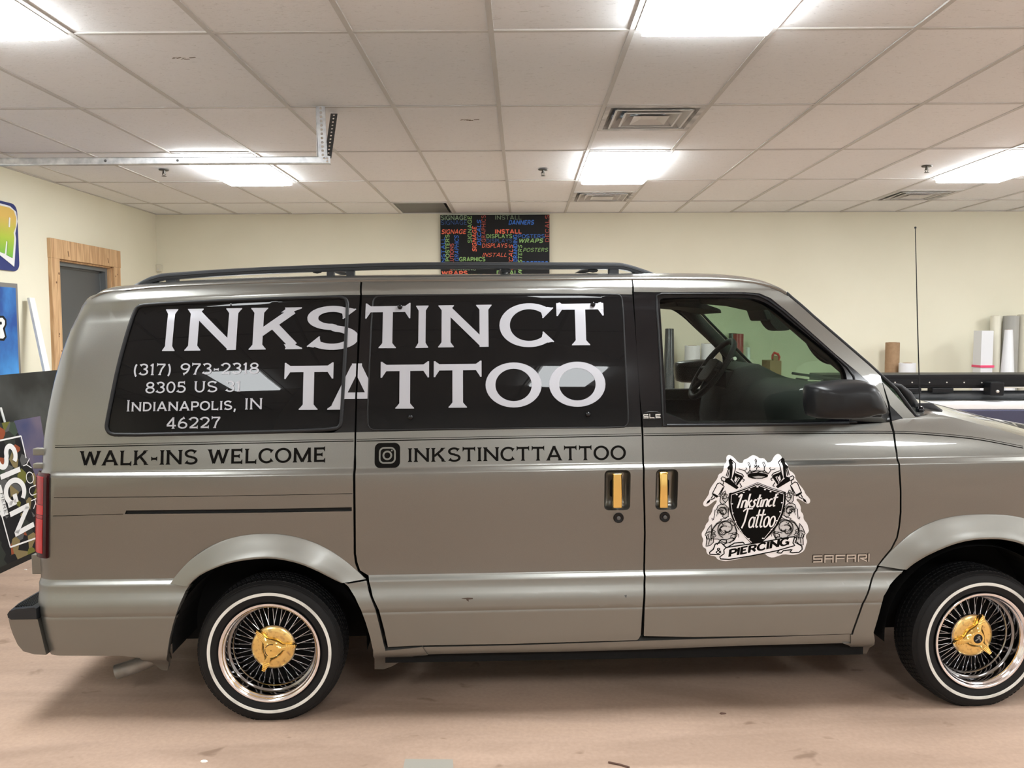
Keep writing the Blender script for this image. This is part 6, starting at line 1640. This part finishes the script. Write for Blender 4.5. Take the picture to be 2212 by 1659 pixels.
# ------------------------------------------------------------------ van interior seen through the front door glass
def interior():
    # dashboard along the van's width
    prof = [(2.16,.80),(2.13,1.02),(2.15,1.17),(2.20,1.245),(2.28,1.275),(2.40,1.272),(2.52,1.24),(2.60,1.20),(2.62,1.05),(2.62,.80)]
    rings = []
    for j in range(33):
        y = .10+(VW-.20)*j/32; b = smoothstep(1.02, 1.12, y)*(1-smoothstep(1.56, 1.64, y)); pf = 1-smoothstep(.10, .22, y)
        rings.append([(u-.05*b*(1 if u < 2.25 else 0), y, w+b*.075*math.exp(-((u-2.24)/.10)**2)-.03*pf) for u, w in prof])
    db = MB().loft(rings).build('dashboard', 'interior', van, smooth=50)
    MB().loft([[(2.105, y, w) for y, w in ((1.13, 1.16), (1.53, 1.16), (1.53, 1.30), (1.13, 1.30))], [(2.20, y, w) for y, w in ((1.14, 1.17), (1.52, 1.17), (1.52, 1.305), (1.14, 1.305))]]).build('instrument_panel', 'interior_dark', db)
    MB().box((2.33, .42, 1.278), (.10, .02, .006)).build('dash_vent', 'gap_black', db)
    # steering wheel
    c = Vector((2.085, 1.32, 1.305)); e1 = Vector((.565, 0, .825)); e2 = Vector((0, 1, 0)); nn = e1.cross(e2)
    R_ = .185; sw = MB().tube([c+e1*R_*math.cos(2*math.pi*k/40)+e2*R_*math.sin(2*math.pi*k/40) for k in range(40)], .0155, 10, closed=True).build('steering_wheel', 'interior_dark', van, smooth=60)
    hub = MB(); hub.loft([[c+e1*a+e2*b+nn*o for a, b in ((-.08, -.09), (-.05, .0-.10), (.05, -.09), (.06, 0), (.05, .09), (-.05, .10), (-.08, .09), (-.09, 0))] for o in (-.02, .02)])
    hub.build('airbag_cover', 'interior_dark', sw, bevel=.008)
    for a, b in ((-.02, 1), (-.02, -1), (-.8, .45), (-.8, -.45)):
        d = (e1*a+e2*b).normalized(); MB().tube([c+d*.06, c+d*R_], [.018, .012], 8).build('spoke', 'interior_dark', sw, smooth=60)
    MB().tube([c+Vector((.02, 0, -.01)), Vector((2.30, 1.32, 1.12))], .04, 12).build('steering_column', 'interior_dark', van, smooth=60)
    MB().tube([c+Vector((.06, -.04, .02)), c+Vector((.05, -.20, .06)), c+Vector((.055, -.23, .065))], [.008, .007, .010], 8).build('wiper_stalk', 'badge_silver', van, smooth=60)
    # rear-view mirror, visors, grab handle
    m = MB(); P = [(2.235, 1.615), (2.30, 1.615), (2.335, 1.56), (2.345, 1.525), (2.33, 1.515), (2.285, 1.512), (2.255, 1.535), (2.235, 1.57)]
    m.loft([[(u, y, w) for u, w in roundpoly(P, 1)] for y in (.86, 1.0)]); 
    m2 = MB(); m2.loft([[(2.15+.10*t+.0, .80+.26*s_, 1.585-.05*t) for s_, t in ((0, 0), (1, 0), (1, .9), (0, .9))], [(2.165+.10*t, .80+.26*s_, 1.590-.05*t+.015) for s_, t in ((0, 0), (1, 0), (1, .9), (0, .9))]])
    rv = m.build('mirror_mount', 'interior_dark', van, smooth=40)
    MB().loft([[(2.19+a*.35, .80+b, 1.585-a*.9+.01) for a, b in ((-.03, 0), (.035, .0), (.035, .25), (-.03, .25))], [(2.225+a*.35, .81+b, 1.595-a*.9) for a, b in ((-.03, 0), (.035, .0), (.035, .23), (-.03, .23))]]).build('rear_view_mirror', 'interior_dark', rv, bevel=.008)
    for y0, y1 in ((1.15, 1.60), (.26, .70)):
        q = MB(); q.loft([[(1.84, y, 1.665), (1.98, y, 1.660), (2.08, y, 1.625), (2.085, y, 1.605), (1.97, y, 1.630), (1.85, y, 1.640)] for y in (y0, y1)])
        q.build('sun_visor', 'interior', van, bevel=.006)
    g = T['grab']; MB().tube([(p[0], .235, p[1]) for p in sm(g, 2)], .011, 10, sx=1.3).build('grab_handle', 'interior_dark', van, smooth=60)
    # seats
    for y in (.50, 1.36):
        s = MB(); s.loft([[(1.05, y+a, b) for a, b in ((-.24, .62), (.24, .62), (.25, .74), (-.25, .74))], [(1.55, y+a, b) for a, b in ((-.24, .66), (.24, .66), (.25, .78), (-.25, .78))]])
        so = s.build('front_seat', 'interior', van, bevel=.04, bseg=3)
        MB().loft([[(1.03-.16*t, y+a*k, .74+.58*t) for a in (-.24, .24)]+[(1.15-.17*t, y+a*k, .74+.58*t) for a in (.24, -.24)] for t, k in ((0, 1), (.5, 1.02), (.9, .9), (1, .75))]).build('seat_back', 'interior', so, bevel=.03, bseg=3)
        MB().loft([[(.82+dx, y+a, z) for a in (-.13, .13) for dx in ((0, .08) if a < 0 else (.08, 0))] for z in (1.34, 1.50)]).build('head_restraint', 'interior', so, bevel=.03, bseg=3)
    # far door top rail
    MB().bb(1.50, 2.34, VW-.12, VW-.06, 1.10, 1.165).build('door_armrest', 'interior', van, bevel=.01)
    MB().bb(1.50, 2.34, .065, .085, 1.08, 1.15).build('door_armrest', 'interior_dark', van, bevel=.006)
interior()

# ------------------------------------------------------------------ things on and against the walls
def flat_polys(name, polys, m, parent, fn):
    mb = MB(); k = 0
    vs = []; fs = []
    for p in polys:
        fs.append(tuple(range(len(vs), len(vs)+len(p)))); vs += [tuple(fn(*q)) for q in p]
    me = bpy.data.meshes.new(name); me.from_pydata(vs, [], fs); return link(name, me, m, parent)

def word_panel():
    x0, x1 = T['wall_panel'][0][0], T['wall_panel'][1][0]; zt = CZ-.02; zb = 1.95; Y = YB-.04
    p = MB().bb(x0, x1, Y, YB-.003, zb, zt).build('word_cloud_panel', 'ink_black'); tag(p, 'black wall panel covered in orange, green and blue trade words', 'wall panel')
    sc_ = (x1-x0)/1527.0
    def put(word, a, b, c, d, m, rot=0, bold=.2, shear=0, serif=0, off=.0012):
        W, P = text_polys(word, bold, bold*.8, serif, .12)
        xs = W+shear
        def fn(x, y):
            x = (x+shear*y)/xs
            if rot: cx, cy = a+(c-a)*(1-y), d+(b-d)*x
            else: cx, cy = a+(c-a)*x, d+(b-d)*y
            X = x0+(cx-335)*sc_; Z = zt-(cy-152)*sc_
            return (min(max(X, x0), x1), Y-off, min(max(Z, zb), zt))
        flat_polys('printed_word', P, m, p, fn)
    O, G, B_, dg, db, dr = 'ink_orange', 'ink_green', 'ink_blue', 'ink_dull_green', 'ink_dull_blue', 'ink_dull_red'
    for w in (('SIGNAGE',342,162,708,222,dg,0,.24,0,1), ('SIGNAGE',342,228,708,288,db,0,.13), ('SIGNAGE',345,354,703,415,O,0,.24,.3), ('INSTALL',1100,162,1473,220,dg,0,.14), ('BANNERS',1288,230,1652,290,B_,0,.3,.3),
              ('INSTALL',1100,357,1473,413,O,0,.28), ('DISPLAYS',978,422,1340,476,G,0,.22,0,1), ('DISPLAYS',978,486,1340,540,db,0,.12), ('DISPLAYS',914,550,1278,608,O,0,.2,.25), ('POSTERS',1424,424,1795,478,B_,0,.18),
              ('WRAPS',1424,486,1782,543,G,0,.26,.3), ('POSTERS',1488,614,1850,668,G,0,.16,.35), ('INSTALL',914,680,1283,736,O,0,.16,.5), ('GRAPHICS',598,740,962,796,G,0,.28), ('WRAPS',347,932,714,990,O,0,.3),
              ('DECALS',1120,928,1475,988,G,0,.26), ('GRAPHICS',545,810,903,866,B_,0,.28,.2), ('POSTERS',1480,802,1846,860,B_,0,.3), ('BRANDING',480,880,830,925,'ink_dull_green',0,.2),
              ('INSTALL',347,460,398,840,B_,1,.2), ('POSTERS',405,424,460,798,G,1,.24,0,1), ('SOLUTIONS',467,548,520,925,dr,1,.22), ('GRAPHICS',532,428,590,798,B_,1,.2,.3), ('SIGNAGE',718,168,774,543,G,1,.22,0,1),
              ('SIGNAGE',782,305,840,668,O,1,.26,.3), ('DECALS',848,214,904,578,B_,1,.24,.3), ('GRAPHICS',912,158,970,533,dr,1,.15), ('DECALS',1292,555,1350,925,O,1,.18,.4), ('BRANDING',1355,428,1412,803,B_,1,.24),
              ('POSTERS',1422,562,1478,935,G,1,.2,.3), ('DECALS',1802,158,1858,535,dr,1,.16)):
        put(*w)
word_panel()

# ---- signs on the left wall
def left_signs():
    X = XL+.003
    a = T['sign1']; b = T['sign1_letter']
    t = empty('rounded_sign', (X, 6.5, 2.2)); tag(t, 'dark blue rounded wall sign with a yellow-green letter, cut by the left edge', 'sign'); t.location = (0, 0, 0)
    ys = [p[1] for p in a]; zs = [p[2] for p in a]; y1, z0, z1 = max(ys), min(zs), max(zs)-.02
    y0 = y1-1.6
    P = []
    r = .07
    for cy, cz, s in ((y1-r, z1-r, 0), (y0+r, z1-r, 90), (y0+r, z0+r, 180), (y1-r, z0+r, 270)):
        P += [(cy+r*math.cos(math.radians(s+90*i/6)), cz+r*math.sin(math.radians(s+90*i/6))) for i in range(7)]
    MB().prism(P, lambda y, z: (X, y, z), lambda y, z: (X+.012, y, z)).build('sign_board', 'sign_blue', t)
    def poly(name, key, m, dx, ext=0.0):
        q = T[key]; mb = MB(); mb.prism([(p[1], p[2]) for p in q], lambda y, z: (X+dx, y, z), lambda y, z: (X+dx+.004, y, z)); return mb.build(name, m, t)
    poly('letter_border', 'sign1_border', 'ink_white', .012); poly('sign_letter', 'sign1_letter', 'sign_fade', .016); poly('letter_counter', 'sign1_hole', 'ink_white', .0205)  # white border behind the letter, then letter and counter
    q = T['banner']; y1 = max(p[1] for p in q); z0 = min(p[2] for p in q); z1 = q[1][2]; y0 = y1-1.5
    t2 = empty('blue_banner', (0, 0, 0)); tag(t2, 'bright blue mottled banner with a white letter below the rounded sign', 'banner')
    MB().bb(X, X+.010, y0, y1, 1.05, z1).build('banner_border', 'banner_edge', t2); MB().bb(X+.010, X+.013, y0, y1-.03, 1.05, z1-.035).build('banner_print', 'banner_blue', t2)
    for key, m, dx in (('ban_R_out', 'ink_black', .013), ('ban_R_mid', 'ink_white', .015), ('ban_R_hole', 'ink_black', .0175)):
        qq = T[key]; MB().prism([(p[1], p[2]) for p in qq], lambda y, z, dx=dx: (X+dx, y, z), lambda y, z, dx=dx: (X+dx+.002, y, z)).build('banner_letter', m, t2)
left_signs()

# ---- boards leaning along the left wall
def leaning():
    # tall dark board
    m = MB()
    def slab(P, t, name, mt, parent=None):
        P = [Vector(p) for p in P]; n = (P[1]-P[0]).cross(P[3]-P[0]).normalized()*t
        return MB().loft([P, [p-n for p in P]]).build(name, mt, parent)
    # corners: near foot, far foot, far top, near top
    b1 = empty('dark_leaning_board', (-3.45, 6.2, 0)); b1.location = (0, 0, 0)
    tag(b1, 'tall charcoal display board leaning behind the lettered poster', 'board')
    slab([(-3.33, 5.0, 0), (-3.33, 6.30, 0), (-3.53, 6.36, 1.222), (-3.53, 5.0, 1.222)], .03, 'board_face', 'dark_board', b1)
    for yy in (5.2, 6.1): MB().tube([(-3.545, yy, 1.08), (-3.93, yy, .012)], .012, 8).build('easel_leg', 'steel_dark', b1)
    q = T['stripe']; slab([q[0], q[1], q[2], q[3]], .004, 'board_stripe', 'ink_white', b1)
    # lettered poster, standing on its corner
    o = Vector(POSTER['o']); ex = Vector(POSTER['x']); ez = Vector(POSTER['z']); n = ex.cross(ez).normalized()
    if n.x < 0: n = -n
    W, Hh = POSTER['w'], POSTER['h']
    fn = lambda s, t, d=0.0: o+ex*(s*W)+ez*(t*Hh)+n*d
    ps = empty('lettered_poster', o); ps.location = (0, 0, 0)
    tag(ps, 'dark collage poster reading SIGN, leaning sideways on the floor behind the van', 'poster')
    MB().loft([[fn(0,0), fn(1,0), fn(1,1), fn(0,1)], [fn(0,0,-.02), fn(1,0,-.02), fn(1,1,-.02), fn(0,1,-.02)]]).build('poster_board', 'black_board', ps)
    flat_polys('poster_print', [[(0,.04),(1,.04),(1,1),(0,1)]], 'collage_print', ps, lambda s, t: fn(s, t, .001))
    flat_polys('poster_sky', [[(.80,1),(.83,.80),(.88,.60),(.93,.42),(1,.36),(1,1)]], 'poster_sky', ps, lambda s, t: fn(s, t, .002))
    # words in the poster's own plane, measured along its face
    def pl(p): 
        p = Vector(p); return ((p-o).dot(ex)/W, (p-o).dot(ez)/Hh)
    def word(s, key, bold, m='ink_white', name='poster_letter'):
        bl, br, tl = [pl(p) for p in T[key]]
        W_ = text_polys(s, bold, bold*.85, 0, .10)[0]
        for P in text_groups(s, bold, bold*.85, 0, .10): flat_polys(name, P, m, ps, lambda x, y: fn(bl[0]+(br[0]-bl[0])*x/W_+(tl[0]-bl[0])*y, bl[1]+(br[1]-bl[1])*x/W_+(tl[1]-bl[1])*y, .004))
    word('SIGN', 'po_sign', .24); word('YOUR', 'po_your', .09); word('HERE', 'po_here', .10, 'ink_black')
    for key in ('po_line1', 'po_line2', 'po_line3'):
        L = [pl(p) for p in T[key]]
        P = []
        for a, b in zip(L, L[1:]): P += stroke_polys([(a[0]*W, a[1]*Hh), (b[0]*W, b[1]*Hh)], .011, .011, 9)
        flat_polys('poster_rule', P, 'ink_white', ps, lambda x, y: fn(x/W, y/Hh, .0035))
    q = [pl(p) for p in T['po_block']]; flat_polys('poster_block', [q], 'ink_white', ps, lambda s, t: fn(s, t, .003))
    # white strip leaning on the wall
    a0 = Vector(T['plank_top'][0]); a1 = Vector(T['plank_low'][0]); a1 = a0+(a1-a0)*(a0.z/(a0.z-a1.z))
    w = Vector((0, .075, 0)); d = Vector((.02, 0, .004))
    st = MB().loft([[a0-w*.5, a0+w*.5, a0+w*.5+d, a0-w*.5+d], [a1-w*.5, a1+w*.5, a1+w*.5+d, a1-w*.5+d]]).build('white_plank', 'white_board'); tag(st, 'long white plank leaning on the left wall beside the door', 'plank')
leaning()

# ---- rolls and boxes along the back wall
def roll(name, label, key, mt, cap=None, lean=0.0, y=9.2, r_scale=1.0, taper=1.0, core=True, group='media rolls standing along the back wall', core_mt='cardboard'):
    q = T[key]; x = (q[0][0]+q[1][0])/2; r = abs(q[1][0]-q[0][0])/2*r_scale; h = q[0][2]
    t = empty(name, (x, y, 0)); tag(t, label, 'roll', group)
    MB().lathe([(r*.55, h-.004), (r*.95, h), (r, h-.004), (r*taper, .004), (r*taper*.95, 0), (r*.5, 0)], 32, 'z').build('roll_wrap', mt, t, smooth=40)
    MB().lathe([(r*.42, h-.02), (r*.42, h+.002), (r*.56, h+.002), (r*.56, h-.02)], 24, 'z').build('roll_core', core_mt, t, smooth=40)
    t.rotation_euler = (lean, 0, 0)
    return t
def back_props():
    roll('cardboard_tube', 'brown cardboard tube standing by the back wall right of the windshield', 'tube_card', 'cardboard', y=9.2)
    w = roll('media_roll', 'short white roll beside the brown cardboard tube', 'tube_white', 'roll_white', y=9.02)
    roll('media_roll', 'tall cream roll behind the pink-banded white box', 'roll_cream', 'roll_cream', y=9.28)
    roll('media_roll', 'grey plastic-wrapped roll right of the tall cream roll', 'roll_grey', 'roll_grey', y=9.24)
    roll('media_roll', 'white conical roll standing in front of the grey wrapped roll', 'roll_cone', 'roll_white', y=8.98, taper=3.2)
    roll('media_roll', 'clear-wrapped white roll at the far right edge', 'roll_right', 'roll_cream', y=9.26)
    q = T['box_pink']; x0, x1, h = q[0][0], q[1][0], q[0][2]
    b = empty('tall_white_box', (0, 0, 0)); tag(b, 'tall narrow white box tied with a pink band', 'box')
    MB().bb(x0, x1, 8.98, 9.14, 0, h).build('carton', 'roll_white', b, bevel=.004)
    z = T['band_pink'][0][2]; MB().bb(x0-.006, x1+.012, 8.97, 9.15, z-.012, z+.012).build('pink_band', 'pink_band', b)
    # seen through the van's windows
    roll('media_roll', 'charcoal roll seen through the van at the rear of the front window', 'w_dark', 'roll_dark', y=9.2, taper=1.75, core_mt='roll_dark')
    roll('media_roll', 'fat white roll beside the charcoal roll, seen through the van', 'w_white1', 'roll_white', y=9.15)
    roll('media_roll', 'white roll with a dark end label, seen behind the steering wheel', 'w_white2', 'roll_white', y=9.22)
    roll('media_roll', 'dark red roll seen above the steering wheel', 'w_red', 'roll_red', y=9.2)
    roll('media_roll', 'black roll half hidden by the dark red roll', 'w_black', 'roll_dark', y=9.33, r_scale=.8)
    q = T['w_box']; x0, x1, h = q[0][0], q[1][0], q[0][2]
    b = empty('carton', (0, 0, 0)); tag(b, 'brown carton seen over the dashboard through the windshield', 'box')
    MB().bb(x0, x1, 8.9, 9.2, 0, h).build('carton_body', 'cardboard', b, bevel=.004)
    g = empty('tape_dispenser', ((x0+x1)/2, 9.0, h)); tag(g, 'red handled tape dispenser on top of the brown carton', 'tape dispenser')
    c = [((T['w_tape'][i][0])-(x0+x1)/2, T['w_tape'][i][2]-h) for i in range(len(T['w_tape']))]
    MB().tube([(p[0], 0, p[1]) for p in c], .014, 8).build('handle', 'red_plastic', g, smooth=60)
    MB().bb(min(p[0] for p in c), max(p[0] for p in c)-.02, -.03, .03, 0, .05).build('tape_body', 'cardboard', g)
    q = T['w_whitebox']; bx = MB().bb(q[0][0]+.02, q[1][0]+.02, 8.9, 8.98, 0, q[0][2]).build('white_box', 'roll_white', None, bevel=.004); tag(bx, 'narrow white box beside the dark red roll', 'box')
back_props()

# ---- wide-format printer
def printer():
    p = empty('wide_format_printer', (4.6, 7.0, 0)); p.location = (0, 0, 0)
    tag(p, 'black wide-format printer with white platen and navy front at right', 'printer')
    q = T['pr']; Z = [v[2] for v in q]; x0 = q[0][0]-1.1; x1 = 6.1; Y = PRY
    zt, zb1, zr0, zr1, zw0, zw1 = Z[0], Z[1], Z[2], Z[3], Z[4], Z[5]
    MB().bb(x0, x1, Y+.05, Y+.40, zb1, zt).build('gantry_beam', 'printer_black', p, bevel=.006)
    MB().bb(x0+.02, x1, Y+.035, Y+.055, zb1+.03, zt-.045).build('gantry_cover', 'printer_black', p)
    for d in T['pr_dots']: MB().lathe([(.0, Y+.030), (.006, Y+.030), (.006, Y+.04)], 10, 'y', (d[0], 0, d[2])).build('beam_screw', 'badge_silver', p)
    c = T['pr_car']; cx0, cx1 = c[0][0], c[1][0]
    ca = MB().bb(cx0, cx1, Y-.06, Y+.06, zb1-.06, zt-.06).build('carriage', 'printer_black', p, bevel=.012)
    MB().lathe([(0, -.07), (.012, -.068), (.018, -.05)], 20, 'y', (cx1-.06, Y, zb1-.02)).build('carriage_knob', 'badge_silver', ca, smooth=40)
    MB().bb(cx1, cx1+.22, Y+.02, Y+.03, zt-.115, zt-.105).build('carriage_rail', 'badge_silver', ca)
    for i, x in enumerate((T['pr_feet'][0][0], T['pr_feet'][1][0])):
        MB().bb(x-.09, x+.09, Y+.02, Y+.12, zr0-.012, zb1+.003).build('pinch_clamp', 'printer_black', p, bevel=.006)
    MB().tube([(x0, Y+.12, (zr0+zr1)/2), (x1, Y+.12, (zr0+zr1)/2)], (zr0-zr1)/2, 20).build('media_tube', 'printer_grey', p, smooth=40)
    MB().bb(x0, x1-.9, Y-.15, Y+.30, zw1, zw0).build('platen', 'printer_white', p, bevel=.01)
    MB().bb(x1-.9, x1, Y-.18, Y+.30, zw1-.02, zr1).build('ink_housing', 'printer_black', p, bevel=.02)
    MB().bb(x0+.02, x1-.03, Y-.16, Y+.25, .42, zw1).build('front_apron', 'printer_navy', p, bevel=.01)
    for x in (x0+.2, x1-.2):
        MB().bb(x-.05, x+.05, Y-.02, Y+.12, .06, .42).build('stand_leg', 'printer_black', p); MB().bb(x-.06, x+.06, Y-.28, Y+.42, .03, .10).build('stand_foot', 'printer_black', p)
        for yy in (Y-.25, Y+.38): MB().lathe([(.03, -.012), (.032, 0), (.03, .012)], 16, 'x', (x, yy, .032)).build('caster', 'rubber', p)
    MB().bb(x0+.05, x0+.12, Y+.05, Y+.40, zb1-.4, zb1).bb(x1-.12, x1-.05, Y+.05, Y+.40, zb1-.4, zb1).build('side_frame', 'printer_black', p)
    l = T['pr_lime'][0]; lb = MB().bb(l[0]-.03, l[0]+.03, 9.0, 9.05, 0, l[2]+.04).build('lime_box', 'lime', None); tag(lb, 'lime green box end glimpsed under the printer beam', 'box')
PRY = 7.2
printer()

# ---- on the floor
def floor_bits():
    q = T['tape']; m = MB(); P = [(p[0], p[1]) for p in q]
    o = MB().prism(P, lambda x, y: (x, y, .0002), lambda x, y: (x, y, .0014)).build('floor_tape', 'tape'); tag(o, 'strip of grey-green tape stuck to the floor at the bottom edge', 'tape')
    lab = ('white paper scrap on the floor below the rear wheel', 'small white fleck on the floor near the lettered poster', 'dark red chip on the floor right of centre', 'dark curved wire bit on the floor at the bottom edge')
    for i, (key, mt) in enumerate((('bit1', 'debris'), ('bit2', 'debris'), ('bit3', 'debris_dark'), ('bit4', 'debris_dark'))):
        c = T[key][0]; rnd = random.Random(i); P = [(c[0]+.012*rnd.uniform(.6, 1.3)*math.cos(a*math.pi/3), c[1]+.009*rnd.uniform(.5, 1.3)*math.sin(a*math.pi/3)) for a in range(6)]
        if i == 3: o = MB().tube([(c[0]-.04, c[1]+.02, .004), (c[0], c[1]+.004, .004), (c[0]+.03, c[1]-.015, .004)], .003, 6).build('wire_scrap', mt)
        else: o = MB().prism(P, lambda x, y: (x, y, .0003), lambda x, y: (c[0]+(x-c[0])*.8, c[1]+(y-c[1])*.8, .004)).build('floor_scrap', mt)
        tag(o, lab[i], 'scrap')
floor_bits()
